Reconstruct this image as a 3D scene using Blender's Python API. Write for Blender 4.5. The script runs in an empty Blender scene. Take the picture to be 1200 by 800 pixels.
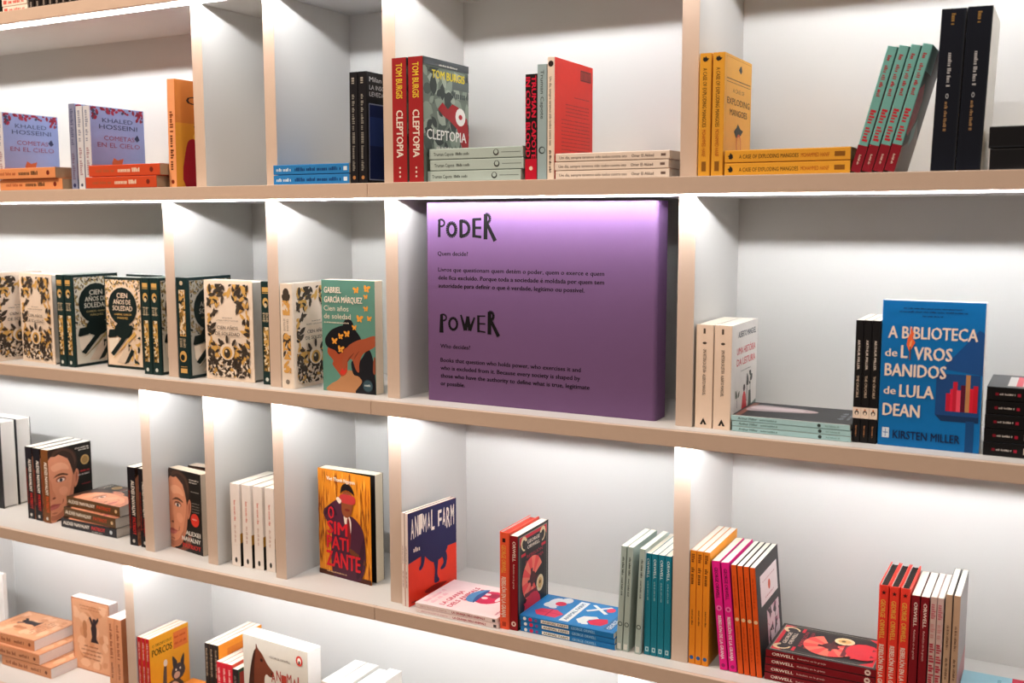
import bpy, math, random
from mathutils import Vector, Matrix

# ------------------------------------------------------------------ camera, light, exposure
scene = bpy.context.scene
COL = scene.collection
R_ = math.radians

cam_d = bpy.data.cameras.new('camera')
cam = bpy.data.objects.new('camera', cam_d)
COL.objects.link(cam)
YAW, PITCH, ROLL = 0.493505, -0.117694, -0.0011285
_F = Vector((-math.sin(YAW) * math.cos(PITCH), math.cos(YAW) * math.cos(PITCH), math.sin(PITCH)))
_R0 = Vector((math.cos(YAW), math.sin(YAW), 0))
_U0 = _R0.cross(_F)
_R = _R0 * math.cos(ROLL) + _U0 * math.sin(ROLL)
_U = -_R0 * math.sin(ROLL) + _U0 * math.cos(ROLL)
_m = Matrix((_R, _U, -_F)).transposed().to_4x4()
_m.translation = Vector((1.237006, -1.712713, -0.071016))
cam.matrix_world = _m
cam_d.sensor_width = 36.0
cam_d.lens = 1219.2118 / 1200 * 36
cam_d.clip_start = 0.02
cam_d.dof.use_dof = True
cam_d.dof.focus_distance = 2.05
cam_d.dof.aperture_fstop = 4.5
scene.camera = cam

scene.view_settings.view_transform = 'Standard'
scene.view_settings.look = 'None'
scene.view_settings.gamma = 1.0
scene.view_settings.exposure = 0.12
scene.view_settings.use_curve_mapping = False

LED_STRENGTH = 410.0
LED_COLOR = (0.965, 0.98, 1.0)

world = bpy.data.worlds.new('world')
scene.world = world
world.use_nodes = True
_bg = world.node_tree.nodes['Background']
_bg.inputs[0].default_value = (1.0, 0.82, 0.69, 1)
_bg.inputs[1].default_value = 0.25


def area_light(name, loc, target, size, energy, color):
    d = bpy.data.lights.new(name, 'AREA')
    d.shape = 'DISK'
    d.size = size
    d.energy = energy
    d.color = color
    o = bpy.data.objects.new(name, d)
    o.location = loc
    o.rotation_euler = (Vector(target) - Vector(loc)).to_track_quat('-Z', 'Y').to_euler()
    COL.objects.link(o)
    return o


area_light('ceiling_lamp_light', (-1.3, -1.6, 2.1), (-0.6, 0.0, -0.3), 0.6, 68, (1.0, 0.77, 0.58))
area_light('ceiling_lamp_light', (0.9, -1.9, 2.1), (0.4, 0.0, -0.5), 0.8, 20, (1.0, 0.85, 0.71))


# ------------------------------------------------------------------ materials
def lin(h):
    h = h.lstrip('#')
    out = []
    for i in (0, 2, 4):
        c = int(h[i:i + 2], 16) / 255
        out.append(c / 12.92 if c <= 0.04045 else ((c + 0.055) / 1.055) ** 2.4)
    return (*out, 1)


_mats = {}


def mat(color, rough=0.42, spec=0.22, noise=0.05, scale=60.0, name=None):
    key = (color, rough, spec, noise, scale)
    if key in _mats:
        return _mats[key]
    m = bpy.data.materials.new(name or 'print_' + color.lstrip('#'))
    m.use_nodes = True
    nt = m.node_tree
    b = nt.nodes['Principled BSDF']
    b.inputs['Roughness'].default_value = rough
    b.inputs['Specular IOR Level'].default_value = spec
    tc = nt.nodes.new('ShaderNodeTexCoord')
    nz = nt.nodes.new('ShaderNodeTexNoise')
    nz.inputs['Scale'].default_value = scale
    nz.inputs['Detail'].default_value = 3
    nt.links.new(tc.outputs['Object'], nz.inputs['Vector'])
    mx = nt.nodes.new('ShaderNodeMix')
    mx.data_type = 'RGBA'
    c = lin(color)
    mx.inputs[6].default_value = tuple(min(1, v * (1 - noise)) for v in c[:3]) + (1,)
    mx.inputs[7].default_value = tuple(min(1, v * (1 + noise)) for v in c[:3]) + (1,)
    nt.links.new(nz.outputs['Fac'], mx.inputs[0])
    nt.links.new(mx.outputs[2], b.inputs['Base Color'])
    _mats[key] = m
    return m


def page_mat(color):
    key = ('pages', color)
    if key in _mats:
        return _mats[key]
    m = bpy.data.materials.new('paper_edges')
    m.use_nodes = True
    nt = m.node_tree
    b = nt.nodes['Principled BSDF']
    b.inputs['Roughness'].default_value = 0.85
    b.inputs['Specular IOR Level'].default_value = 0.15
    tc = nt.nodes.new('ShaderNodeTexCoord')
    wv = nt.nodes.new('ShaderNodeTexWave')
    wv.wave_type = 'BANDS'
    wv.bands_direction = 'X'
    wv.inputs['Scale'].default_value = 260
    wv.inputs['Distortion'].default_value = 1.5
    wv.inputs['Detail'].default_value = 2
    nt.links.new(tc.outputs['Object'], wv.inputs['Vector'])
    mx = nt.nodes.new('ShaderNodeMix')
    mx.data_type = 'RGBA'
    c = lin(color)
    mx.inputs[6].default_value = tuple(v * 0.86 for v in c[:3]) + (1,)
    mx.inputs[7].default_value = c
    nt.links.new(wv.outputs['Fac'], mx.inputs[0])
    nt.links.new(mx.outputs[2], b.inputs['Base Color'])
    _mats[key] = m
    return m


def emit_mat(color, strength):
    m = bpy.data.materials.new('led_glow')
    m.use_nodes = True
    nt = m.node_tree
    nt.nodes.remove(nt.nodes['Principled BSDF'])
    e = nt.nodes.new('ShaderNodeEmission')
    e.inputs[0].default_value = (*color, 1)
    e.inputs[1].default_value = strength
    # the strip shines mainly from its lens side, only a little leaks out behind
    g = nt.nodes.new('ShaderNodeNewGeometry')
    d = nt.nodes.new('ShaderNodeEmission')
    d.inputs[0].default_value = (*color, 1)
    d.inputs[1].default_value = strength * 0.17
    x = nt.nodes.new('ShaderNodeMixShader')
    nt.links.new(g.outputs['Backfacing'], x.inputs[0])
    nt.links.new(e.outputs[0], x.inputs[1])
    nt.links.new(d.outputs[0], x.inputs[2])
    nt.links.new(x.outputs[0], nt.nodes['Material Output'].inputs[0])
    return m


def plank_mat():
    m = bpy.data.materials.new('wood_floor')
    m.use_nodes = True
    nt = m.node_tree
    b = nt.nodes['Principled BSDF']
    b.inputs['Roughness'].default_value = 0.4
    tc = nt.nodes.new('ShaderNodeTexCoord')
    br = nt.nodes.new('ShaderNodeTexBrick')
    br.inputs['Scale'].default_value = 1.6
    br.inputs['Color1'].default_value = (0.30, 0.19, 0.11, 1)
    br.inputs['Color2'].default_value = (0.36, 0.24, 0.15, 1)
    br.inputs['Mortar'].default_value = (0.12, 0.08, 0.05, 1)
    br.inputs['Mortar Size'].default_value = 0.004
    nt.links.new(tc.outputs['Object'], br.inputs['Vector'])
    nt.links.new(br.outputs['Color'], b.inputs['Base Color'])
    return m


WHITE = mat('#cccac7', 0.45, 0.35, 0.012, 8, 'white_laminate')
TAN = mat('#d3bdac', 0.5, 0.3, 0.03, 40, 'greige_edging')
WALL = mat('#d9d4cc', 0.8, 0.2, 0.02, 6, 'painted_plaster')


# ------------------------------------------------------------------ mesh helpers
class MB:
    def __init__(self):
        self.v, self.f, self.mi, self.ms, self.ix = [], [], [], [], {}

    def slot(self, m):
        if m.name not in self.ix:
            self.ix[m.name] = len(self.ms)
            self.ms.append(m)
        return self.ix[m.name]

    def face(self, pts, m):
        n = len(self.v)
        self.v += [tuple(p) for p in pts]
        self.f.append(tuple(range(n, n + len(pts))))
        self.mi.append(self.slot(m))

    def tris(self, pts, polys, m):
        n = len(self.v)
        s = self.slot(m)
        self.v += [tuple(p) for p in pts]
        for p in polys:
            self.f.append(tuple(n + i for i in p))
            self.mi.append(s)

    def box(self, a, b, m, front=None):
        x0, y0, z0 = a
        x1, y1, z1 = b
        P = [(x0, y0, z0), (x1, y0, z0), (x1, y1, z0), (x0, y1, z0), (x0, y0, z1), (x1, y0, z1), (x1, y1, z1), (x0, y1, z1)]
        n = len(self.v)
        self.v += P
        for k, q in enumerate(((0, 1, 5, 4), (3, 2, 1, 0), (4, 5, 6, 7), (1, 2, 6, 5), (2, 3, 7, 6), (3, 0, 4, 7))):
            self.f.append(tuple(n + i for i in q))
            self.mi.append(self.slot(front if (k == 0 and front) else m))

    def bevel_box(self, a, b, r, m, front=None):
        """box with its four y-running and front edges chamfered: prism ring, shrunk front"""
        x0, y0, z0 = a
        x1, y1, z1 = b
        O = [(x0 + r, z0), (x1 - r, z0), (x1, z0 + r), (x1, z1 - r), (x1 - r, z1), (x0 + r, z1), (x0, z1 - r), (x0, z0 + r)]
        I = [(x0 + r, z0 + r), (x1 - r, z0 + r), (x1 - r, z0 + r), (x1 - r, z1 - r), (x1 - r, z1 - r), (x0 + r, z1 - r), (x0 + r, z1 - r), (x0 + r, z0 + r)]
        n = len(self.v)
        self.v += [(x, y0, z) for x, z in I] + [(x, y0 + r, z) for x, z in O] + [(x, y1, z) for x, z in O]
        s, sf = self.slot(m), self.slot(front or m)
        for i in range(8):
            j = (i + 1) % 8
            self.f.append((n + i, n + 8 + i, n + 8 + j, n + j)); self.mi.append(sf)
            self.f.append((n + 8 + i, n + 16 + i, n + 16 + j, n + 8 + j)); self.mi.append(s)
        self.f.append((n, n + 2, n + 4, n + 6)); self.mi.append(sf)
        self.f.append(tuple(n + 16 + i for i in range(7, -1, -1))); self.mi.append(s)

    def mesh(self, name):
        me = bpy.data.meshes.new(name)
        me.from_pydata(self.v, [], self.f)
        for m in self.ms:
            me.materials.append(m)
        me.polygons.foreach_set('material_index', self.mi)
        me.update()
        return me

    def build(self, name, parent=None, **props):
        o = bpy.data.objects.new(name, self.mesh(name))
        COL.objects.link(o)
        if parent:
            o.parent = parent
        for k, v in props.items():
            o[k] = v
        return o


def empty(name, loc, label=None, cat=None, group=None):
    o = bpy.data.objects.new(name, None)
    o.empty_display_size = 0.02
    o.location = loc
    COL.objects.link(o)
    if label:
        o['label'] = label
    if cat:
        o['category'] = cat
    if group:
        o['group'] = group
    return o


# ------------------------------------------------------------------ printed faces (lettering and artwork inside the cover mesh)
_tx = {}


def glyphs(s, bold):
    k = (s, bold)
    if k not in _tx:
        c = bpy.data.curves.new('lettering', 'FONT')
        c.body = s
        c.resolution_u = 2
        c.offset = bold
        o = bpy.data.objects.new('lettering', c)
        me = bpy.data.meshes.new_from_object(o)
        V = [(v.co.x, v.co.y) for v in me.vertices]
        P = [tuple(p.vertices) for p in me.polygons]
        bpy.data.objects.remove(o)
        bpy.data.curves.remove(c)
        bpy.data.meshes.remove(me)
        xs = [v[0] for v in V] or [0, 1]
        _tx[k] = (V, P, min(xs), max(xs))
    return _tx[k]


CAP = 0.729


class Face:
    def __init__(s, mb, o, u, v, W, H, rough=0.42):
        s.mb, s.o, s.u, s.v, s.W, s.H = mb, Vector(o), Vector(u), Vector(v), W, H
        s.n = s.u.cross(s.v).normalized()
        s.k = 0
        s.rough = rough

    def M(s, c):
        return mat(c, s.rough)

    def up(s):
        s.k += 1

    def pt(s, a, b):
        return s.o + s.u * (a * s.W) + s.v * (b * s.H) + s.n * (0.00012 + s.k * 0.00003)

    def poly(s, pts, c):
        s.up()
        s.mb.face([s.pt(*p) for p in pts], s.M(c))

    def blob(s, pts, c, k=4):
        """closed smooth outline through pts"""
        out = []
        n = len(pts)
        for i in range(n):
            p0, p1, p2, p3 = pts[i - 1], pts[i], pts[(i + 1) % n], pts[(i + 2) % n]
            for j in range(k):
                t = j / k
                out.append(tuple(min(1, max(0, 0.5 * (2 * p1[a] + (p2[a] - p0[a]) * t + (2 * p0[a] - 5 * p1[a] + 4 * p2[a] - p3[a]) * t * t
                                                     + (3 * p1[a] - p0[a] - 3 * p2[a] + p3[a]) * t ** 3))) for a in (0, 1)))
        s.poly(out, c)

    def rect(s, u0, v0, u1, v1, c):
        s.poly([(u0, v0), (u1, v0), (u1, v1), (u0, v1)], c)

    def ell(s, cu, cv, ru, rv, c, n=14, rot=0.0, a0=0.0, a1=360.0):
        """ru, rv are fractions of the face width; the shape keeps its look whatever the face's aspect"""
        k = s.W / s.H
        pts = []
        m = n if a1 - a0 >= 360 else n + 1
        for i in range(m):
            a = R_(a0 + (a1 - a0) * i / n)
            x, y = ru * math.cos(a), rv * math.sin(a)
            x, y = x * math.cos(rot) - y * math.sin(rot), x * math.sin(rot) + y * math.cos(rot)
            pts.append((cu + x, cv + y * k))
        if a1 - a0 < 360:
            pts.append((cu, cv))
        s.poly(pts, c)

    def ring(s, u0, v0, u1, v1, w, c):
        k = s.W / s.H
        for q in ((u0, v0, u1, v0 + w * k), (u0, v1 - w * k, u1, v1), (u0, v0, u0 + w, v1), (u1 - w, v0, u1, v1)):
            s.rect(*q, c)

    def text(s, t, u0, u1, vb, cap, c, bold=0.0, sx=None, center=None):
        """lettering on baseline vb with capital height cap; stretched to u0..u1, or of natural width * sx"""
        V, P, x0, x1 = glyphs(t, 0.0)
        sc = cap / CAP
        if u1 is None:
            wd = (x1 - x0) * sc * s.H / s.W * (sx or 1)
            if center is not None:
                u0 = center - wd / 2
            u1 = u0 + wd
        f = (u1 - u0) / max(1e-6, x1 - x0)
        for dx, dy in ((-bold, -bold * 0.5), (bold, bold * 0.5), (0, 0)) if bold > 0.004 else ((0, 0),):
            s.up()
            s.mb.tris([s.pt(u0 + (x + dx - x0) * f, vb + (y + dy) * sc) for x, y in V], P, s.M(c))

    def greek(s, u0, u1, v, h, c, seed=0, fill=0.75):
        """a line of print too small to read: strokes of letter width in words"""
        rnd = random.Random(seed)
        s.up()
        w = max(h * s.H / s.W * 0.55, (u1 - u0) / 70)
        u = u0
        pts, polys = [], []
        while u < u1 - w:
            for _ in range(rnd.randint(3, 8)):
                if u > u1 - w:
                    break
                e = u + w * rnd.uniform(0.5, 0.85)
                hh = h * (1.0 if rnd.random() < 0.35 else 0.72)
                n = len(pts)
                pts += [s.pt(u, v), s.pt(e, v), s.pt(e, v + hh), s.pt(u, v + hh)]
                polys.append((n, n + 1, n + 2, n + 3))
                u = u + w
            u += w * 0.8
        s.mb.tris(pts, polys, s.M(c))

    def leaves(s, n, cols, size, seed, inside=None, box=(0, 0, 1, 1), asp=0.38):
        rnd = random.Random(seed)
        k = s.W / s.H
        for c in cols:
            s.up()
            pts, polys = [], []
            for _ in range(n):
                for _t in range(30):
                    cu, cv = rnd.uniform(box[0], box[2]), rnd.uniform(box[1], box[3])
                    if inside is None or inside(cu, cv):
                        break
                else:
                    continue
                L = size * rnd.uniform(0.6, 1.3)
                a = rnd.uniform(0, math.pi)
                s.k += 0.25
                m = len(pts)
                q = []
                for x, y in ((-1, 0), (-.5, asp * .8), (0, asp), (.5, asp * .7), (1, 0), (.5, -asp * .7), (0, -asp), (-.5, -asp * .8)):
                    X, Y = x * math.cos(a) - y * math.sin(a), x * math.sin(a) + y * math.cos(a)
                    q.append(s.pt(min(box[2], max(box[0], cu + X * L)), min(box[3], max(box[1], cv + Y * L * k))))
                pts += q
                polys.append(tuple(range(m, m + 8)))
            s.mb.tris(pts, polys, s.M(c))


# ------------------------------------------------------------------ room
XL, XR = -3.1, 2.3
YB = 0.3064           # back wall of the shelving
YD = 0.0417           # fronts of the uprights
TH = 0.0298           # shelf front thickness
LIP = 0.003           # underside hangs this much below the front edge
ZS = [0.8711, 0.4313, 0.0, -0.44, -0.8788, -1.3188]
FLOOR = -1.66


def struct(name, mb):
    return mb.build(name, kind='structure')


m = MB(); m.box((XL - 0.6, -4.2, FLOOR - 0.05), (XR + 0.6, 0.6, FLOOR), plank_mat()); struct('floor', m)
m = MB(); m.box((XL - 0.6, 0.36, FLOOR), (XR + 0.6, 0.48, 1.75), WALL); struct('wall_back', m)

# ------------------------------------------------------------------ the lit shelving
case = empty('bookcase', (0, 0, FLOOR), 'white wall-wide bookcase with beige edging and cool light strips under every shelf', 'bookcase')


def child(mb, name, parent=None, **p):
    o = mb.build(name, parent or case, **p)
    if parent is None:
        o.location = (0, 0, -FLOOR)
    return o


LED = emit_mat(LED_COLOR, LED_STRENGTH)
SEAM = -0.0125
for i, z in enumerate(ZS):
    m = MB()
    zb = z - TH
    # deck, groove roof and hanging underside (a light channel runs behind the front edge)
    m.box((XL, 0.009, zb + 0.012), (XR, YB, z), WHITE)
    m.box((XL, 0.0395, zb - LIP), (XR, YB, zb + 0.012), WHITE)
    sh = child(m, 'shelf')
    m = MB()
    for a, b in ((XL, SEAM - 0.0005), (SEAM + 0.0005, XR)):
        m.bevel_box((a, 0.0, zb), (b, 0.0088, z - 0.0004), 0.0008, TAN)
    child(m, 'edge_strip', sh)
    if i < 5:
        m = MB()
        n = 44
        for k in range(n):
            a, b = XL + (XR - XL) * k / n, XL + (XR - XL) * (k + 1) / n
            # narrow strip facing down and back
            m.face([(a, 0.0092, zb + 0.0060), (a, 0.0099, zb + 0.0086), (b, 0.0099, zb + 0.0086), (b, 0.0092, zb + 0.0060)], LED)
        child(m, 'light_strip', sh)

W = 0.0309
rows = {0: [-2.4, -1.85, -0.6238, 0.0, 0.6254, 1.40],
        1: [-2.4, -1.85, -0.5156, -0.3090, 0.0, 0.6254, 1.40],
        2: [-2.4, -1.85, -0.6250, -0.3149, 0.0, 0.6254, 1.40],
        3: [-2.4, -1.85, -0.7281, -0.5212, -0.3146, 0.0, 0.6254, 1.40],
        4: [-2.4, -1.6366, -0.8098, 0.5210, 1.40]}
for r, xs in rows.items():
    for x in xs:
        m = MB()
        m.bevel_box((x, YD, ZS[r + 1]), (x + W, YB, ZS[r] - TH - LIP), 0.0006, WHITE, TAN)
        child(m, 'divider')
m = MB(); m.box((XL, YB, ZS[-1] - TH), (XR, YB + 0.018, ZS[0]), WHITE); child(m, 'back_panel')
for x in (XL - 0.031, XR):
    m = MB(); m.bevel_box((x, 0, FLOOR), (x + 0.031, YB + 0.018, ZS[0]), 0.0008, WHITE, TAN); child(m, 'side_panel')
m = MB(); m.box((XL, 0.05, FLOOR), (XR, 0.07, ZS[-1] - TH - LIP), TAN); child(m, 'plinth')

# ------------------------------------------------------------------ the purple text panel
PX0, PX1, PY, PZ, PH, PT = 0.0870, 0.5805, 0.0600, -0.4397, 0.4005, 0.050
pan = empty('sign_panel', (PX0, PY, PZ), 'big purple sign panel headed PODER and POWER filling the middle compartment', 'sign')
PURPLE = mat('#6d4f79', 0.55, 0.3, 0.03, 30, 'purple_board')
INK = '#060406'
m = MB()
PW = PX1 - PX0
rr = 0.006
prof = [(0, PT), (0, rr)] + [(rr - rr * math.cos(R_(a)), rr - rr * math.sin(R_(a))) for a in (30, 60, 90)] + \
       [(PW - rr + rr * math.sin(R_(a)), rr - rr * math.cos(R_(a))) for a in (0, 30, 60, 90)] + [(PW, PT)]
n0 = len(prof)
m.v = [(x, y, 0) for x, y in prof] + [(x, y, PH) for x, y in prof]
sl = m.slot(PURPLE)
for i in range(n0):
    j = (i + 1) % n0
    m.f.append((i, j, n0 + j, n0 + i)); m.mi.append(sl)
m.f.append(tuple(range(n0 - 1, -1, -1))); m.mi.append(sl)
m.f.append(tuple(range(n0, 2 * n0))); m.mi.append(sl)
m.build('board', pan)


def sign_text(name, draw):
    mb = MB()
    F = Face(mb, (0, 0, 0), (1, 0, 0), (0, 0, 1), PW, PH, 0.85)
    draw(F)
    mb.build(name, pan)


def stroke(F, pts, w, c=INK):
    """a hand-cut letter stroke: wedge or bent band through pts, widths w"""
    k = F.W / F.H
    F.up()
    for i in range(len(pts) - 1):
        (x0, y0), (x1, y1) = pts[i], pts[i + 1]
        w0, w1 = (w[i], w[i + 1]) if isinstance(w, (list, tuple)) else (w, w)
        dx, dy = (x1 - x0), (y1 - y0) / k
        L = math.hypot(dx, dy) or 1
        nx, ny = -dy / L / 2, dx / L / 2 * k
        F.mb.face([F.pt(x0 - nx * w0, y0 - ny * w0), F.pt(x1 - nx * w1, y1 - ny * w1),
                   F.pt(x1 + nx * w1, y1 + ny * w1), F.pt(x0 + nx * w0, y0 + ny * w0)], F.M(c))


def arc(cx, cy, rx, ry, a0, a1, n=14):
    return [(cx + rx * math.cos(R_(a0 + (a1 - a0) * i / n)), cy + ry * math.sin(R_(a0 + (a1 - a0) * i / n))) for i in range(n + 1)]


def cut_word(F, word, u0, vb, s, sv):
    """odd hand-cut capitals; u0,vb = lower left of the word, s = letter height in u units"""
    def P(x, y):
        return (u0 + x * s, vb + y * sv)

    def st(pts, w):
        w = [q * s * 1.2 for q in w] if isinstance(w, (list, tuple)) else w * s * 1.2
        stroke(F, [P(*p) for p in pts], w)
    x = 0
    for i, ch in enumerate(word):
        if ch == 'P':
            bold = word == 'POWER'
            st([(x + .12, -.18 if bold else -.02), (x + .14, .95)], [.24, .16] if bold else [.15, .13])
            st(arc(x + .25, .76, .22, .19, 150, -150), [.05] + [.09] * 13 + [.07])
            x += .60
        elif ch == 'O':
            st(arc(x + .33, .40, .27, .36, 0, 360, 20), .17 if word == 'PODER' else .13)
            x += .82
        elif ch == 'D':
            st([(x + .10, -.02), (x + .10, .92)], .17)
            st([(x + .05, .86)] + arc(x + .22, .46, .40, .40, 80, -80) + [(x + .05, .02)], .16)
            x += .82
        elif ch == 'E':
            st([(x + .10, -.02), (x + .10, 1.0)], .17 if word == 'PODER' else .13)
            wd = .12 if word == 'PODER' else .07
            for y, d in ((.95, .02), (.50, .0), (.06, -.06)):
                st([(x + .05, y), (x + .56, y + d)], wd)
            x += .70
        elif ch == 'R':
            st([(x + .12, -.12), (x + .14, 1.25)], .20)
            st(arc(x + .20, 1.00, .20, .24, 110, -110), .14)
            st([(x + .22, .72), (x + .72, -.20)], [.16, .19])
            x += .8
        elif ch == 'W':
            st([(x + .03, .98), (x + .33, .05)], [.09, .20])
            st([(x + .33, .05), (x + .50, .90)], [.18, .16])
            st([(x + .50, .90), (x + .62, .05)], [.16, .18])
            st([(x + .62, .05), (x + .95, .86)], [.18, .09])
            x += 1.10


# measured on the panel face: u to the right, v up
sign_text('lettering', lambda F: cut_word(F, 'PODER', 0.055, 0.830, 0.0735, 0.090))
sign_text('lettering', lambda F: cut_word(F, 'POWER', 0.062, 0.364, 0.0700, 0.082))


def lines(rows_):
    def d(F):
        for t, a, b, vb in rows_:
            F.text(t, a, b, vb, 0.0215, '#0c060d', 0.022)
    return d


sign_text('lettering', lines([('Quem decide?', 0.056, 0.198, 0.737)]))
sign_text('lettering', lines([
    ('Livros que questionam quem detém o poder, quem o exerce e quem', 0.058, 0.790, 0.657),
    ('dele fica excluído. Porque toda a sociedade é moldada por quem tem', 0.058, 0.790, 0.617),
    ('autoridade para definir o que é verdade, legítimo ou possível.', 0.058, 0.710, 0.577)]))
sign_text('lettering', lines([('Who decides?', 0.065, 0.206, 0.272)]))
sign_text('lettering', lines([
    ('Books that question who holds power, who exercises it and', 0.065, 0.696, 0.201),
    ('who is excluded from it. Because every society is shaped by', 0.065, 0.694, 0.161),
    ('those who have the authority to define what is true, legitimate', 0.065, 0.734, 0.121),
    ('or possible.', 0.065, 0.180, 0.081)]))


# ------------------------------------------------------------------ books
class Design:
    """one title: built once, then copied. Local axes: x thickness, y into the shelf (spine at y=0), z up"""
    all = {}

    def __init__(s, key, t, h, w, cover, spine=None, back=None, hard=False, pages='#efe8da', on_spine=None, on_front=None,
                 on_back=None, inner='#e9e6e0', opened=0.0, rough=0.40, endpaper=None):
        s.key, s.t, s.h, s.w, s.hard, s.opened = key, t, h, w, hard, opened
        s.c = (cover, spine or cover, back or cover)
        s.pages, s.inner, s.rough, s.endpaper = pages, inner, rough, endpaper
        s.fs, s.ff, s.fb = on_spine, on_front, on_back
        s.kids = None
        Design.all[key] = s

    def meshes(s):
        t, h, w = s.t, s.h, s.w
        bt = 0.0024 if s.hard else 0.0006
        r = min(t * 0.22, 0.004) if s.hard else min(t * 0.12, 0.0016)
        mb = MB()
        cf, cs, cb = [mat(c, s.rough) for c in s.c]
        ci = mat(s.inner, 0.6)
        tan = math.tan(R_(s.opened))
        out = [(0, w), (0, r)] + [(r - r * math.cos(R_(a)), r - r * math.sin(R_(a))) for a in (30, 60)] + [(r, 0), (t - r, 0)] + \
              [(t - r + r * math.sin(R_(a)), r - r * math.cos(R_(a))) for a in (30, 60)] + [(t, r), (t + tan * w, w)]
        n = len(out)
        inn = []
        for i, (x, y) in enumerate(out):
            if i < 2:
                inn.append((x + bt, y if i == 0 else max(y, bt)))
            elif i < n - 2:
                cx, cy = (r, r) if x < t / 2 else (t - r, r)
                q = max(0.0, 1 - bt / r) if r > bt else 0.0
                inn.append((max(bt, min(t - bt, cx + (x - cx) * q)), max(bt, cy + (y - cy) * q)))
            else:
                inn.append((x - bt, y if i == n - 1 else max(y, bt)))
        mb.v = [(x, y, 0) for x, y in out] + [(x, y, h) for x, y in out] + [(x, y, 0) for x, y in inn] + [(x, y, h) for x, y in inn]
        for i in range(n - 1):
            j = i + 1
            mm = cb if i == 0 else cf if i == n - 2 else cs
            mb.f.append((i, j, n + j, n + i)); mb.mi.append(mb.slot(mm))
            mb.f.append((2 * n + j, 2 * n + i, 3 * n + i, 3 * n + j)); mb.mi.append(mb.slot(ci))
            mb.f.append((n + i, n + j, 3 * n + j, 3 * n + i)); mb.mi.append(mb.slot(mm))
            mb.f.append((j, i, 2 * n + i, 2 * n + j)); mb.mi.append(mb.slot(mm))
        mb.f.append((0, n, 3 * n, 2 * n)); mb.mi.append(mb.slot(cb))
        mb.f.append((2 * n - 1, n - 1, 3 * n - 1, 4 * n - 1)); mb.mi.append(mb.slot(cf))
        if s.fs:
            s.fs(Face(mb, (0, 0, h), (0, 0, -1), (1, 0, 0), h, t, s.rough), Face(mb, (0, 0, 0), (1, 0, 0), (0, 0, 1), t, h, s.rough))
        if s.ff:
            a = R_(s.opened)
            s.ff(Face(mb, (t, 0, 0), (math.sin(a), math.cos(a), 0), (0, 0, 1), w / math.cos(a), h, s.rough))
        if s.fb:
            s.fb(Face(mb, (0, w, 0), (0, -1, 0), (0, 0, 1), w, h, s.rough))
        pb = MB()
        e = 0.003 if s.hard else 0.0004
        a, b = (bt + 0.0003), (t - bt - 0.0003)
        yb, yf = bt + 0.0008, w - e
        # page block, spine side slightly rounded, fore edge slightly hollow when hardbound
        d = 0.002 if s.hard else 0.0
        pr = [(a, yf), (a, yb + 0.001), (a + 0.001, yb), (b - 0.001, yb), (b, yb + 0.001), (b, yf), ((a + b) / 2, yf - d)]
        k = len(pr)
        pb.v = [(x, y, e) for x, y in pr] + [(x, y, h - e) for x, y in pr]
        sl = pb.slot(page_mat(s.pages))
        for i in range(k):
            j = (i + 1) % k
            pb.f.append((i, j, k + j, k + i)); pb.mi.append(sl)
        if s.endpaper:
            pb.box((b + 0.0003, yb + 0.001, e), (b + 0.0007, yf, h - e), mat(s.endpaper, 0.6))
        pb.f.append(tuple(range(k - 1, -1, -1))); pb.mi.append(sl)
        pb.f.append(tuple(range(k, 2 * k))); pb.mi.append(sl)
        return mb, pb


ROT = {'spine': Matrix.Identity(3),
       'front': Matrix(((0, 1, 0), (-1, 0, 0), (0, 0, 1))),
       'fore': Matrix(((-1, 0, 0), (0, -1, 0), (0, 0, 1))),
       'lying': Matrix(((0, 0, -1), (0, 1, 0), (1, 0, 0)))}


def book(key, mode, x, y, z, label, group=None, yaw=0.0, lean=0.0):
    """x,y: front lower-left corner of the book as it stands in the shelf (lying: left end), z: what it rests on"""
    d = Design.all[key]
    Rm = ROT[mode]
    off = {'spine': (0, 0, 0), 'front': (0, d.t, 0), 'fore': (d.t, d.w, 0), 'lying': (d.h, 0, 0)}[mode]
    M3 = Matrix.Rotation(R_(yaw), 3, 'Z') @ Matrix.Rotation(R_(lean), 3, 'Y')
    o = Vector(off)
    loc = M3 @ o
    dz = 0.0
    if lean > 0:
        dz = d.t * math.sin(R_(lean))
    name = 'hardcover_book' if d.hard else 'paperback_book'
    root = bpy.data.objects.new(name, None)
    root.empty_display_size = 0.02
    M = (M3 @ Rm).to_4x4()
    M.translation = Vector((x, y, z + 0.0003 + dz)) + loc
    root.matrix_world = M
    COL.objects.link(root)
    root['label'], root['category'] = label, 'book'
    if group:
        root['group'] = group
    if d.kids is None:
        mb, pb = d.meshes()
        d.kids = (mb.build('cover', root), pb.build('pages', root))
    else:
        for k in d.kids:
            c = k.copy()
            c.parent = root
            COL.objects.link(c)
    return root


# ---- artwork of the covers
def sp(*items):
    """spine print: (text, u0, u1, colour[, v0, cap, bold]) along the spine from its head"""
    def f(S, U):
        for it in items:
            t, a, b, c = it[:4]
            v0, cap, bold = (list(it[4:]) + [0.3, 0.42, 0.01][len(it) - 4:])
            if t.startswith('~'):
                S.greek(a, b, v0, cap, c, len(t) * 7 + int(a * 100))
            elif t == '*':
                S.ell((a + b) / 2, v0 + cap / 2, (b - a) / 2, (b - a) / 2, c, 12)
            elif t == '#':
                S.rect(a, v0, b, v0 + cap, c)
            else:
                S.text(t, a, b, v0, cap, c, bold)
    return f


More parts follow.
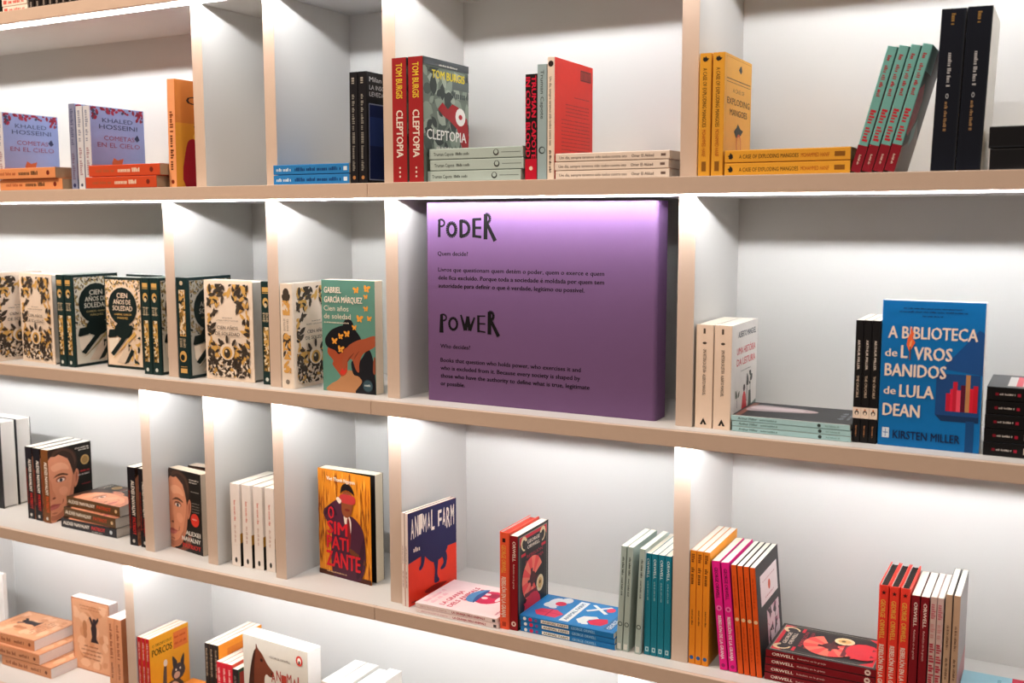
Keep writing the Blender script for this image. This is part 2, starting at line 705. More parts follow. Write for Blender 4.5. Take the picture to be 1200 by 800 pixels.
def comet(F):
    F.rect(0, 0, 1, .30, '#a08fae'); F.rect(0, 0, 1, .16, '#8d7f9f')
    F.poly([(0, .12), (.22, .19), (.45, .10), (.62, .15), (1, .08), (1, 0), (0, 0)], '#5c6a8c')
    F.leaves(20, ['#3f4a66', '#7d2438', '#8f2f45'], .035, 4, lambda u, v: v > .93 or (v > .86 and (u < .14 or u > .82)), (0.02, .84, .98, .995), .6)
    F.text('KHALED', .22, .78, .815, .055, '#3c4668'); F.text('HOSSEINI', .16, .86, .735, .058, '#3c4668')
    F.text('COMETAS', .24, .80, .60, .058, '#8a5168'); F.text('EN EL CIELO', .12, .90, .515, .058, '#8a5168')
    F.poly([(.80, .64), (.86, .69), (.90, .63), (.85, .60)], '#333c5c')
    F.poly([(.36, .32), (.40, .39), (.47, .36), (.58, .385), (.54, .28), (.40, .26)], '#b5603c')
    F.poly([(.40, .29), (.44, .29), (.43, .17), (.39, .17)], '#503038'); F.poly([(.52, .29), (.56, .29), (.58, .18), (.55, .18)], '#503038')


Design('comet_lilac', .0215, .2035, .165, '#8699cc', '#8489a6', '#b9bccb', on_front=comet, on_spine=sp(('~a', .06, .5, '#585e80'), ('~b', .58, .9, '#6d6079'), ('*', .93, .98, '#2b3157')))
Design('comet_white', .0225, .1965, .165, '#8699cc', '#cfd2da', '#c3c9d8', on_front=comet, on_spine=sp(('~aa', .05, .45, '#8c93ab'), ('~bb', .5, .86, '#a78d9a'), ('*', .93, .97, '#4b4f66')))
for k, c, c2 in (('orange_lying', '#eb9c66', '#4a3a24'), ('vermilion_lying', '#d2502c', '#f3dcc6')):
    Design(k, .0262, .232, .15, c, c, hard=False, pages='#a88c70', on_spine=sp(('~title', .10, .40, '#b5603a', .35, .30), ('~words', .42, .74, c2, .33, .36), ('*', .86, .91, '#7a2d1c', .3, .4)))


def ca(F):
    F.rect(0, 0, 1, .62, '#d9932f'); F.rect(0, .60, 1, 1, '#cc7a35')
    F.blob([(.18, 0), (.20, .38), (.34, .46), (.55, .42), (.8, .46), (1, .40), (1, 0)], '#a3182c')
    F.blob([(.34, .46), (.55, .42), (.8, .46), (.9, .52), (.6, .56), (.4, .53)], '#e8b44a')
    F.greek(.35, .9, .57, .012, '#77421d', 3)
    F.text('Ca', .22, .56, .78, .075, '#2b1711', .02)


Design('orange_novel', .0235, .241, .16, '#d98c3c', '#f2a673', on_front=ca, on_spine=sp(('~aaa', .30, .50, '#7d3f1c'), ('~bbb', .52, .86, '#5f3015'), ('*', .93, .97, '#7d2f1c')))
Design('blue_lying', .0203, .200, .13, '#2b7cc0', '#2b7fc4', on_spine=sp(('~w', .04, .25, '#d6e6f4', .33, .34), ('~wordsofthe', .29, .90, '#123a72', .33, .36), ('#', .93, .975, '#d6e6f4', .3, .4)))


def levedad(F):
    F.text('Milan Kundera', .07, .90, .915, .045, '#cfcfd4'); F.text('LA INSOPORTABLE', .07, .92, .845, .042, '#c9c9ce'); F.text('LEVEDAD DEL SER', .07, .92, .785, .042, '#c9c9ce')
    F.rect(.05, .03, .95, .72, '#8890a8'); F.rect(.065, .04, .935, .71, '#16224f'); F.rect(.065, .34, .935, .60, '#24366f'); F.ell(.62, .35, .2, .24, '#0d1330')


Design('black_novel', .0208, .2225, .145, '#0f0f14', '#1d1c20', on_front=levedad, rough=.3, on_spine=sp(('~kk', .05, .12, '#9a958c'), ('~title words', .2, .9, '#87857f', .33, .3), ('*', .93, .965, '#b07a4a')))


def clep(F):
    F.rect(0, 0, 1, 1, '#6f7a70')
    F.leaves(26, ['#4f5a54', '#8d9a8c', '#a3ad9f', '#3c4441'], .10, 11, None, (0, 0, 1, .93), .6)
    F.poly([(0, .94), (1, .94), (1, 1), (0, 1)], '#4a4f52')
    F.poly([(.30, .60), (.40, .66), (.52, .61), (.62, .66), (.75, .64), (.95, .55), (1, .40), (.93, .10), (.86, .06), (.84, .30), (.72, .46), (.55, .52), (.42, .55)], '#9c2026')
    F.rect(.62, .78, 1, .86, '#5d6663'); F.greek(.62, .98, .71, .055, '#3f4a4a', 17)
    F.greek(.33, .75, .95, .014, '#d5d2c6', 5)
    F.text('TOM BURGIS', .18, .90, .845, .068, '#e8d23c', .025)
    F.ell(.80, .56, .115, .105, '#f2f0ea'); F.ell(.80, .56, .045, .03, '#b32430')
    F.text('CLEPTOPIA', .06, .93, .35, .085, '#f4f2ec', .02)
    F.greek(.26, .8, .275, .022, '#e2dfd6', 7); F.greek(.20, .88, .225, .022, '#e2dfd6', 9)


Design('red_spine_thriller', .0345, .2405, .172, '#6f7a70', '#a3262a', '#0e1210', on_front=clep, on_spine=sp(
    ('TOM BURGIS', .045, .325, '#e6c73e', .30, .44, .03), ('CLEPTOPIA', .42, .80, '#efe4da', .30, .46, .03),
    ('*', .875, .893, '#efd9cf', .42, .16), ('*', .91, .928, '#efd9cf', .42, .16), ('*', .945, .963, '#efd9cf', .42, .16)))
Design('sage_lying', .0203, .206, .13, '#b4c6c2', '#b4c6c2', on_spine=sp(('Truman Capote', .05, .27, '#3a3f3c', .32, .33, .01), ('~wordsa', .29, .45, '#4f5653', .34, .26), ('*', .695, .755, '#3f4341', .3, .4), ('*', .705, .745, '#b4c6c2', .35, .4), ('#', .78, .98, '#6d7674', .48, .05)))
Design('black_red_spine', .0240, .1925, .135, '#b51228', '#15100f', '#15100f', on_spine=sp(
    ('TRUMAN CAPOTE', .02, .80, '#d31a3c', .56, .40, .04), ('IN COLD BLOOD', .03, .78, '#d31a3c', .06, .40, .04), ('#', .80, 1.0, '#c1152f', .0, 1.0), ('*', .87, .91, '#efd6c4', .35, .3)))
Design('grey_blue_spine', .0196, .2085, .13, '#9db4b9', '#9db4b9', on_spine=sp(('Truman Capote', .05, .47, '#3b4649', .36, .36, .005), ('*', .71, .775, '#3b4649', .3, .4), ('*', .72, .765, '#9db4b9', .35, .4)))


def redback(F):
    for i in range(11):
        F.greek(.18, .92, .50 - i * .031, .009, '#7e1c18', i, .85)
    for i in range(4):
        F.greek(.28, .9, .63 - i * .03, .009, '#7e1c18', 20 + i, .85)
    F.greek(.5, .9, .70, .01, '#7e1c18', 31); F.rect(.66, .86, .94, .95, '#5c1512')
    for i in range(9):
        F.rect(.68 + i * .028, .87, .69 + i * .028, .94, '#c93a2c')
    F.greek(.1, .6, .04, .018, '#7e1c18', 33)


Design('cream_red', .0142, .2205, .172, '#d82a1c', '#efdfce', on_front=redback, on_spine=sp(('*', .03, .08, '#2b201c', .3, .4), ('Um dia, sempre teremos sido todos contra isto', .16, .72, '#3b2a24', .30, .36), ('~okk', .76, .95, '#3b2a24', .3, .32)))
Design('cream_lying', .0147, .2190, .135, '#e6c9bb', '#eadbce', on_spine=sp(('Um dia, sempre teremos sido todos contra isto', .035, .64, '#4a3a34', .30, .36), ('Omar El Akkad', .68, .87, '#4a3a34', .30, .36), ('#', .93, .97, '#6f5d55', .35, .3)), pages='#cdbfb2')


def mango(F):
    F.ring(.06, .03, .97, .98, .006, '#c98a2c')
    F.poly([(.55, .88), (.50, .90), (.55, .93), (.60, .94), (.63, .90), (.58, .87)], '#2b2a26')
    F.rect(.08, .80, .95, .808, '#6a4a1c'); F.rect(.08, .775, .95, .78, '#6a4a1c')
    F.text('A CASE OF', .30, .72, .70, .035, '#6a4a1c'); F.text('EXPLODING', .10, .93, .60, .055, '#4a3416', .01); F.text('MANGOES', .20, .84, .51, .055, '#4a3416', .01)
    F.poly([(.36, .38), (.46, .42), (.50, .45), (.60, .41), (.70, .40), (.62, .36), (.54, .34), (.44, .33)], '#232420')
    F.ell(.54, .27, .09, .12, '#c8582e'); F.ell(.54, .27, .07, .095, '#e2a53f')
    F.text('MOHAMMED HANIF', .12, .92, .13, .035, '#b34a26')


def mangosp(S, U):
    U.poly([(.25, .945), (.40, .93), (.62, .935), (.80, .955), (.62, .96), (.52, .975), (.42, .965), (.30, .968)], '#2a2620')
    S.text('A CASE OF EXPLODING MANGOES', .12, .60, .30, .34, '#4a3413', .01); S.text('MOHAMMED HANIF', .62, .84, .30, .34, '#b0521f'); S.rect(.88, .3, .96, .68, '#8a5a1e')


Design('yellow_novel', .0205, .2055, .165, '#eab04a', '#e6a536', on_front=mango, on_spine=mangosp, pages='#d8b483')


def teal_front(F):
    F.rect(0, 0, 1, 1, '#2a2024'); F.rect(0, .80, .5, 1, '#6cb3ac'); F.poly([(0, .66), (.25, .72), (.45, .60), (.40, .42), (.12, .30), (0, .32)], '#d02a3c'); F.poly([(0, 0), (1, 0), (1, .3), (.6, .42), (.3, .25), (0, .2)], '#8d7a6e')
    F.poly([(.3, .35), (.55, .45), (.6, .3), (.4, .22)], '#7fb0aa')


def teal_spine(S, U):
    U.rect(0, 0, 1, .215, '#8a1b2a')
    for i, (a, b) in enumerate(((.07, .13), (.15, .40))):
        S.greek(a, b, .30, .36, '#a8323c', i + 3, .9)
    S.greek(.50, .62, .22, .56, '#c22a3a', 23); S.greek(.64, .78, .22, .56, '#c22a3a', 24); S.greek(.86, .95, .4, .2, '#d9c1b5', 9)


Design('teal_novel', .0152, .198, .135, '#241a1e', '#74b3ae', '#1c1517', on_front=teal_front, on_spine=teal_spine)


def bigblack(S, U):
    S.greek(.03, .11, .42, .16, '#94743f', 3); S.greek(.27, .49, .40, .15, '#b3b5ba', 5); S.ell(.535, .47, .016, .009, '#aab0b8', 12); S.ell(.535, .47, .010, .005, '#20242c')
    S.greek(.57, .76, .40, .12, '#9c7c58', 7); S.rect(0, .93, 1, 1, '#1f232b')


Design('thick_black', .0352, .2425, .155, '#e6e1d6', '#141823', '#101217', on_spine=bigblack, rough=.28, pages='#e6e0d2')
Design('black_lying', .0320, .20, .15, '#121214', '#17171a', rough=.3, on_spine=sp(('#', .0, .9, '#23262b', .03, .06),))


# ---- second shelf
def diamond(u, v):
    return not (abs(u - .5) < .30 * min(1, max(.05, (.90 - v) / .28)) and .36 < v < .90)


def soledad_cream(F):
    dark, gold = '#40372f', '#d8a95c'
    F.leaves(44, [dark, gold, '#4c4238', gold, dark],   .074, 21, diamond, (.07, .035, .93, .965), .40)
    F.leaves(60, [dark, '#eedcc8', dark], .036, 22, lambda u, v: v < .24, (.07, .035, .93, .26), .5)
    F.ell(.48, .29, .15, .13, '#eedcc8'); F.ell(.48, .28, .105, .10, gold); F.ell(.48, .275, .065, .075, dark); F.ell(.46, .295, .02, .02, '#eedcc8')
    for u, a in ((.34, .6), (.48, 0), (.62, -.6)):
        F.ell(u, .385 + (.03 if a == 0 else 0), .028, .065, dark, 10, a)
    F.greek(.40, .60, .625, .010, '#6b5c50', 3); F.text('GABRIEL GARCÍA MÁRQUEZ', .27, .73, .595, .014, '#6b5c50')
    F.text('CIEN AÑOS', .29, .71, .515, .034, '#3e342d', .012); F.text('DE SOLEDAD', .25, .75, .455, .034, '#3e342d', .012)


def cream_spine(S, U):
    dark, gold = '#4a3f36', '#e0ab5e'
    U.ell(.5, .91, .24, .30, dark); U.ell(.36, .855, .14, .30, dark, 10, .5); U.ell(.64, .86, .14, .30, dark, 10, -.5)
    U.leaves(16, [gold], .22, 5, None, (.22, .70, .78, .84), .4)
    S.text('CIEN AÑOS', .335, .45, .50, .16, '#7b6a5a'); S.text('DE SOLEDAD', .335, .45, .26, .16, '#7b6a5a')
    U.leaves(14, [dark, gold], .26, 6, None, (.2, .28, .8, .53), .4); U.leaves(14, [gold], .2, 7, None, (.22, .15, .78, .27), .4); U.ell(.5, .065, .15, .15, '#8a8178')


Design('cream_ornate', .036, .2295, .148, '#f0ddca', '#f2e3d2', '#efe0cf', hard=True, on_front=soledad_cream, on_spine=cream_spine, pages='#f4efe6', rough=.55)


def oval(u, v):
    return ((u - .5) / .40) ** 2 + ((v - .68) / .245) ** 2 > 1 and ((u - .5) / .22) ** 2 + ((v - .42) / .10) ** 2 > 1


def soledad_green(cream, gold):
    def f(F):
        dk = '#10201f'
        F.rect(.05, .03, .97, .97, cream)
        F.leaves(46, [dk, gold, '#8a7350'], .04, 31, oval, (.05, .42, .97, .97), .4)
        F.ell(.5, .68, .38, .36, dk, 20); F.ell(.5, .42, .24, .16, dk)
        F.text('CIEN', .36, .64, .775, .055, cream, .02); F.text('AÑOS DE', .26, .72, .705, .052, cream, .02); F.text('SOLEDAD', .24, .76, .635, .056, cream, .02)
        F.text('GABRIEL GARCÍA', .28, .74, .585, .020, gold, .02); F.text('MÁRQUEZ', .36, .64, .545, .022, gold, .02)
        F.poly([(.08, .34), (.12, .42), (.30, .43), (.34, .36), (.30, .345), (.12, .33)], dk)
        F.poly([(.10, .32), (.38, .34), (.36, .22), (.22, .12), (.12, .20)], '#efe2d0')
        F.poly([(.14, .16), (.22, .13), (.78, .45), (.72, .49)], dk); F.poly([(.18, .10), (.25, .12), (.80, .42), (.84, .38)], gold)
        F.poly([(.30, .06), (.62, .30), (.80, .05)], '#d8c3ae'); F.leaves(10, [dk, gold], .06, 37, None, (.62, .05, .95, .36), .4)
        F.poly([(.5, .05), (.62, .07), (.78, .20), (.70, .22)], dk)
    return f


def green_spine(S, U):
    gold, cr = '#d9ae62', '#d8c7a8'
    U.rect(.2, .90, .8, .945, gold); U.rect(.2, .885, .8, .892, gold)
    U.ell(.5, .80, .28, .36, gold); U.ell(.56, .79, .18, .2, '#10201f'); U.ell(.5, .77, .14, .18, cr)
    S.text('CIEN AÑOS', .30, .39, .52, .2, cr, .02); S.text('DE SOLEDAD', .30, .39, .24, .2, cr, .02); U.rect(.15, .62, .85, .624, cr); U.rect(.15, .69, .85, .694, cr)
    U.rect(.25, .13, .75, .56, gold); U.leaves(20, ['#10201f', '#8a6a35', '#efe0c0'], .18, 9, None, (.25, .13, .75, .56), .4)
    U.ell(.5, .05, .16, .16, '#cfd4cc')


Design('green_ornate', .0285, .2305, .142, '#142a2a', '#17302f', '#0f2424', hard=True, on_front=soledad_green('#d9d3c4', '#a99766'), on_spine=green_spine, pages='#1f6a66', rough=.45)
Design('green_ornate_face', .0300, .2265, .131, '#142422', '#17302f', '#0f2424', hard=True, on_front=soledad_green('#ecd3ba', '#d9ae62'), on_spine=green_spine, pages='#2b6a66', rough=.45)


def green_spine_low(S, U):
    gold, cr = '#dcae66', '#d8c7a8'
    U.ell(.5, .945, .14, .14, cr)
    U.rect(.28, .42, .78, .88, gold); U.leaves(24, ['#10201f', '#8a6a35', '#f1e0c4'], .16, 19, None, (.28, .42, .78, .88), .4)
    S.text('CIEN AÑOS', .60, .69, .52, .2, cr, .02); S.text('DE SOLEDAD', .60, .69, .24, .2, cr, .02)
    U.ell(.5, .22, .30, .36, gold); U.ell(.45, .21, .18, .2, '#10201f'); U.rect(.25, .055, .8, .10, gold); U.rect(.25, .115, .8, .12, gold)


Design('green_ornate_wide', .0370, .2345, .142, '#10282a', '#132c2d', '#0f2424', hard=True, on_front=soledad_green('#aaa89f', '#8c7f5c'), on_spine=green_spine_low, pages='#1f6a66', rough=.45)


def butterfly(F, u, v, s, c, a=0.3):
    for sg in (-1, 1):
        F.ell(u + sg * s * .55, v + s * .2, s * .75, s * .42, c, 8, a + sg * .9); F.ell(u + sg * s * .4, v - s * .3, s * .5, s * .3, c, 8, a - sg * .7)


def profile(F):
    F.rect(0, 0, 1, 1, '#5f9183')
    F.blob([(.10, 0), (.14, .06), (.30, .11), (.44, .20), (.72, .16), (.78, 0)], '#b9855c')                        # shoulder
    F.blob([(.62, .0), (1, .0), (1, .10), (.95, .32), (.86, .40), (.72, .30), (.55, .28), (.58, .17), (.68, .15), (.74, .10)], '#191a20')   # hair down the back
    F.blob([(.11, .40), (.10, .34), (.20, .28), (.19, .24), (.30, .17), (.36, .14), (.46, .18), (.48, .30), (.52, .46), (.30, .48), (.16, .45)], '#a94f31')   # face in profile
    F.blob([(.05, .46), (.09, .40), (.24, .37), (.32, .34), (.45, .40), (.62, .42), (.74, .48), (.62, .57), (.55, .60), (.40, .60), (.20, .56), (.10, .51)], '#17171c')   # hair
    F.ell(.50, .60, .10, .10, '#17171c')
    F.blob([(.33, .17), (.40, .155), (.46, .20), (.42, .225), (.36, .205)], '#d2392e')                                # lips
    F.blob([(1, .52), (.80, .49), (.66, .47), (.50, .42), (.40, .34), (.38, .22), (.43, .20), (.47, .28), (.56, .30), (.63, .21), (.69, .19), (.70, .27), (.78, .36), (1, .43)], '#a55336')   # hand
    F.blob([(.47, .27), (.58, .34), (.60, .36), (.50, .31)], '#7a3a28'); F.blob([(.60, .30), (.68, .36), (.70, .38), (.63, .34)], '#7a3a28')
    F.blob([(.95, .2), (1, .19), (1, .31), (.97, .33)], '#8a4a34')
    for u, v, s in ((.66, .915, .05), (.86, .93, .055), (.84, .86, .035), (.84, .755, .04), (.72, .665, .055), (.90, .67, .04), (.62, .585, .04), (.24, .455, .05), (.36, .50, .045), (.48, .525, .05), (.36, .385, .055)):
        butterfly(F, u, v, s, '#eba13f', (u * 7) % 1.2 - .6)
    F.text('GABRIEL', .06, .38, .885, .055, '#f1e2d3', .03); F.text('GARCÍA MÁRQUEZ', .06, .78, .80, .055, '#f1e2d3', .03)
    F.text('Cien años', .05, .52, .725, .05, '#eadbc8'); F.text('de soledad', .05, .56, .655, .05, '#eadbc8'); F.greek(.05, .53, .615, .012, '#eadbc8', 4)
    F.ell(.86, .075, .10, .10, '#27343c'); F.ell(.86, .075, .085, .085, '#39525c'); F.greek(.80, .92, .07, .02, '#c7d0cf', 5)


Design('teal_portrait', .0285, .2395, .139, '#5f9183', '#5f9183', on_front=profile, pages='#efe2cf')


def manguel(F):
    F.text('ALBERTO MANGUEL', .24, .93, .865, .06, '#3b3f4a', .03)
    F.text('UMA HISTÓRIA', .20, .92, .70, .07, '#e05a62', .015); F.text('DA LEITURA', .20, .92, .59, .07, '#e05a62', .015); F.greek(.36, .75, .525, .012, '#8c8a86', 3)
    F.poly([(.40, .12), (.44, .27), (.50, .33), (.57, .27), (.62, .10)], '#cf3b3f'); F.ell(.50, .35, .04, .04, '#4b3f39')
    F.poly([(.66, .10), (.68, .30), (.76, .30), (.80, .09)], '#5b5f55'); F.rect(.60, .20, .615, .48, '#4b4a44'); F.rect(.73, .3, .745, .42, '#4b4a44'); F.leaves(5, ['#46483f'], .06, 3, None, (.56, .36, .82, .50), .6)
    F.rect(.22, .18, .23, .36, '#6f6a60'); F.leaves(4, ['#5f6a55'], .05, 4, None, (.16, .28, .32, .40), .5); F.poly([(.02, 0), (.02, .08), (.3, .10), (.7, .14), (.98, .18), (.98, 0)], '#7f8a82')


def manguel_spine(S, U):
    U.rect(.42, .915, .54, .965, '#5a4c42'); U.ell(.5, .825, .12, .07, '#4b4038')
    S.text('UMA HISTÓRIA DA LEITURA', .235, .46, .42, .20, '#54463c', .01); S.text('ALBERTO MANGUEL', .475, .68, .42, .18, '#54463c', .005)
    U.poly([(.30, .035), (.70, .035), (.5, .10)], '#26221f'); U.poly([(.44, .035), (.56, .035), (.5, .06)], '#f0d9c5')


Design('cream_spine', .0310, .1835, .165, '#efe9e2', '#f3dcc8', '#e9d6c4', on_front=manguel, on_spine=manguel_spine)


def armcover(F):
    F.rect(0, 0, 1, 1, '#232529'); F.rect(0, .0, .03, 1, '#c8d2cf'); F.rect(.05, .93, .95, .98, '#8a5a4c')
    F.blob([(.42, .95), (.80, .93), (.80, .70), (.76, .50), (.66, .36), (.56, .38), (.50, .52), (.44, .72)], '#b8a5a8')
    F.blob([(.55, .92), (.72, .90), (.70, .55), (.62, .46), (.56, .66)], '#d8c8ca'); F.greek(.3, .8, .10, .05, '#8a949a', 4); F.greek(.3, .7, .05, .03, '#8a949a', 5)


Design('sage_thin_lying', .0089, .2005, .145, '#3d3f43', '#a9cfd4', '#a9cfd4', inner='#dfe6e4', on_front=armcover, on_spine=sp(('Arthur Miller', .06, .225, '#37504f', .30, .48, .015), ('~titleword', .25, .40, '#5f7d7b', .34, .32), ('*', .735, .765, '#33403f', .15, .7), ('~pub', .80, .92, '#86a9a5', .36, .3)))
def crucible(S, U):
    U.rect(0, .20, 1, .29, '#efdccb'); U.ell(.5, .245, .26, .30, '#2b2422'); U.ell(.5, .24, .15, .2, '#efdccb'); U.ell(.5, .27, .12, .1, '#c8692c')
    S.text('ARTHUR MILLER', .16, .40, .34, .30, '#efe3d6', .01); S.text('THE CRUCIBLE', .45, .63, .34, .30, '#dfc9b2', .005); S.greek(.86, .96, .4, .2, '#b07a55', 3)


Design('black_slim', .0127, .203, .13, '#17171a', '#151416', on_spine=crucible)


def library(F):
    F.poly([(.62, .56), (.95, .82), (1, .80), (1, .52), (.64, .55)], '#1d4f8f')
    F.rect(.56, .24, .98, .52, '#1f4a86'); F.poly([(.56, .24), (.98, .24), (.98, .20), (.62, .20)], '#18365f'); F.rect(.86, 0, .94, .21, '#164a82')
    for i, (u, h, c) in enumerate(((.66, .39, '#c51f3a'), (.70, .42, '#e22545'), (.725, .47, '#c8203a'), (.76, .415, '#f0506a'), (.80, .45, '#5c1430'), (.845, .52, '#c08a58'), (.885, .43, '#d81f38'), (.92, .45, '#c81a30'))):
        F.rect(u, .27, u + .042, h, c)
    F.greek(.21, .80, .945, .010, '#12335c', 1, .9); F.greek(.17, .84, .922, .010, '#12335c', 2, .9); F.greek(.40, .60, .895, .010, '#12335c', 3, .9)
    cr = '#f3e0d2'
    F.text('A BIBLIOTECA', .07, .935, .745, .085, cr, .025)
    F.text('de', .045, .165, .618, .055, cr, .02); F.text('L', .205, .265, .612, .09, cr, .03); F.text('VROS', .335, .70, .605, .09, cr, .03)
    F.text('BANIDOS', .05, .65, .485, .088, cr, .03); F.text('de', .045, .165, .358, .055, cr, .02); F.text('LULA', .205, .54, .345, .088, cr, .03); F.text('DEAN', .045, .41, .21, .088, cr, .03)
    F.poly([(.255, .70), (.285, .655), (.34, .72), (.31, .75), (.325, .78), (.285, .83), (.29, .78), (.265, .75)], '#ef6a3c'); F.poly([(.28, .675), (.30, .69), (.31, .74), (.285, .72)], '#f7a66a')
    F.rect(.285, .60, .298, .69, '#7a4a34')
    F.rect(.045, .055, .115, .125, '#d8e2ee'); F.rect(.055, .088, .105, .093, '#1f66b4'); F.rect(.075, .062, .08, .118, '#1f66b4')
    F.text('KIRSTEN MILLER', .155, .81, .055, .058, '#12264a', .02)


Design('big_blue', .0290, .2375, .1530, '#0870b8', '#0870b8', on_front=library, pages='#efebe6', rough=.5)


def blackwhite(F):
    F.rect(0, 0, 1, 1, '#3b3d42'); F.rect(.12, .46, .86, .86, '#d8d5d2')
    for i in range(4):
        F.greek(.2, .8, .49 + i * .06, .025, '#8a8a8c', i + 2)
    F.rect(.12, .755, .86, .80, '#d8465a')


Design('black_stack', .0212, .20, .14, '#2a2b2f', '#0f0e10', inner='#33312f', on_front=blackwhite, rough=.35, on_spine=sp(('#', .062, .085, '#7a1526', .38, .2), ('~publisher', .092, .208, '#c9c2bd', .42, .13), ('#', .217, .24, '#a31c36', .36, .22), ('#', .285, .45, '#e0cfc2', .28, .46), ('~nm', .295, .44, '#6d625c', .42, .16)))


# ---- third shelf
def portrait(badge):
    def f(F):
        skin, skin2, hair = '#d8916f', '#b87056', '#33221a'
        F.blob([(0, .03), (.16, .005), (.34, .03), (.48, .12), (.56, .20), (.66, .22), (.62, .08), (.40, 0), (0, 0)], '#7a4636')
        F.blob([(0, .02), (.14, .02), (.30, .06), (.44, .16), (.53, .30), (.57, .46), (.60, .60), (.58, .74), (.50, .85), (.34, .91), (.14, .93), (0, .92)], skin)
        F.blob([(.30, .06), (.44, .16), (.53, .30), (.57, .46), (.60, .60), (.58, .72), (.54, .66), (.52, .52), (.47, .38), (.40, .24)], '#bf7a5c')
        F.blob([(.02, .03), (.16, .03), (.30, .07), (.40, .15), (.45, .25), (.36, .21), (.26, .13), (.12, .09), (.02, .10)], '#b57257')          # shaded jaw
        F.blob([(.05, .76), (.22, .80), (.40, .76), (.46, .68), (.30, .70), (.12, .69)], '#e5a583'); F.blob([(.22, .44), (.34, .46), (.42, .40), (.36, .34), (.25, .36)], '#e29c7c')
        F.blob([(.57, .42), (.63, .44), (.68, .54), (.68, .63), (.63, .66), (.59, .58)], '#c27c5e'); F.blob([(.61, .47), (.65, .54), (.65, .61), (.62, .60)], '#96573f')      # ear
        F.poly([(0, .86), (.06, .90), (.16, .89), (.24, .91), (.34, .87), (.44, .83), (.50, .74), (.54, .64), (.57, .58), (.61, .66), (.64, .68), (.665, .76), (.64, .87), (.56, .94), (.42, .985), (.2, .995), (0, .98)], hair)
        F.blob([(.10, .90), (.30, .95), (.5, .90), (.58, .80), (.60, .72), (.63, .80), (.55, .92), (.34, .98), (.12, .96)], '#4a3226')
        F.blob([(.10, .605), (.20, .645), (.32, .645), (.43, .615), (.42, .60), (.30, .62), (.20, .618)], '#553626')                                # brow
        F.ell(.27, .562, .12, .05, '#a9664c'); F.ell(.27, .556, .085, .034, '#e9d6c8'); F.ell(.27, .556, .036, .036, '#3d4a52'); F.ell(.27, .556, .018, .02, '#120c0a')
        F.blob([(.16, .578), (.22, .598), (.32, .598), (.38, .572), (.30, .584), (.22, .584)], '#4a2e22')
        F.blob([(0, .58), (.05, .56), (.07, .46), (.12, .38), (.13, .33), (.08, .315), (0, .32)], '#cb8262'); F.blob([(.05, .33), (.10, .345), (.13, .33), (.10, .315)], '#74412f')   # nose
        F.blob([(0, .235), (.06, .250), (.14, .243), (.25, .232), (.27, .238), (.22, .222), (.10, .216), (0, .214)], '#a3514a'); F.blob([(0, .212), (.10, .214), (.22, .220), (.16, .185), (.08, .175), (0, .178)], '#bd6a60')
        F.blob([(.27, .225), (.31, .26), (.30, .30), (.28, .26)], '#a9664c'); F.blob([(.02, .13), (.10, .135), (.16, .12), (.08, .11)], '#b26f55')
        if badge:
            F.greek(.66, .96, .90, .018, '#d8d0c4', 2, .9); F.greek(.66, .90, .87, .018, '#d8d0c4', 3, .9); F.greek(.70, .95, .76, .014, '#a8a097', 4)
            for i in range(4):
                F.greek(.72, .95, .62 - i * .035, .014, '#8f8780', 5 + i)
            F.ell(.80, .42, .13, .13, '#d8392b'); F.greek(.72, .88, .42, .02, '#f0b8a8', 6)
            F.text('ALEXEI', .50, .95, .215, .055, '#e9e4dc', .03); F.text('NAVALNY', .38, .95, .135, .055, '#e9e4dc', .03); F.text('PATRIOT', .40, .95, .050, .055, '#cf2f2b', .03)
        else:
            F.greek(.62, .95, .93, .02, '#d8d0c4', 2, .9); F.greek(.70, .95, .90, .02, '#d8d0c4', 3, .9)
            F.ell(.84, .76, .10, .10, '#b5935c'); F.ell(.84, .76, .075, .075, '#8f7244')
            F.greek(.72, .95, .60, .024, '#b02a2a', 6, .9); F.greek(.66, .95, .555, .018, '#c8c0b8', 7, .9); F.greek(.74, .95, .42, .016, '#8f2a2a', 8)
    return f


_ns = lambda c: sp(('ALEXEI NAVALNY', .17, .62, '#eee6da', .46, .40, .03), ('PATRIOT', .64, .86, c, .46, .40, .03), ('~subtitleline', .30, .80, '#a83a28', .12, .14), ('*', .92, .965, '#c9c2ba', .35, .35))
Design('memoir_black', .0285, .1990, .138, '#16130f', '#16131a', '#14120f', on_front=portrait(False), on_spine=_ns('#d0302a'), rough=.3)
Design('memoir_brown', .0285, .1990, .138, '#16130f', '#75461f', '#14120f', on_front=portrait(False), on_spine=_ns('#d8552a'), rough=.3)
Design('memoir_badge', .0290, .2010, .128, '#16130f', '#16131a', '#14120f', on_front=portrait(True), on_spine=_ns('#d0302a'), rough=.3, pages='#d9c9b6')
Design('memoir_lying_brown', .0262, .212, .142, '#16130f', '#5b4024', '#14120f', on_front=portrait(False), on_spine=sp(('ALEXEI NAVALNY', .03, .54, '#e6dccb', .34, .36, .03), ('PATRIOT', .58, .84, '#c8431f', .34, .36, .03), ('*', .91, .955, '#d8b98a', .3, .35)), rough=.3, pages='#d6ccc2')
Design('memoir_lying_black', .0250, .212, .142, '#16130f', '#2a2a30', '#14120f', on_front=portrait(False), on_spine=sp(('ALEXEI NAVALNY', .04, .52, '#efe9e2', .36, .38, .03), ('PATRIOT', .56, .80, '#cf3a3a', .36, .38, .03), ('~subtitlelinea', .56, .76, '#b5b0aa', .10, .14), ('*', .88, .93, '#c9d2d8', .3, .4)), rough=.3, pages='#d6ccc2')
Design('white_hard', .0470, .246, .160, '#232224', '#232224', '#232224', hard=True, pages='#ece6df')
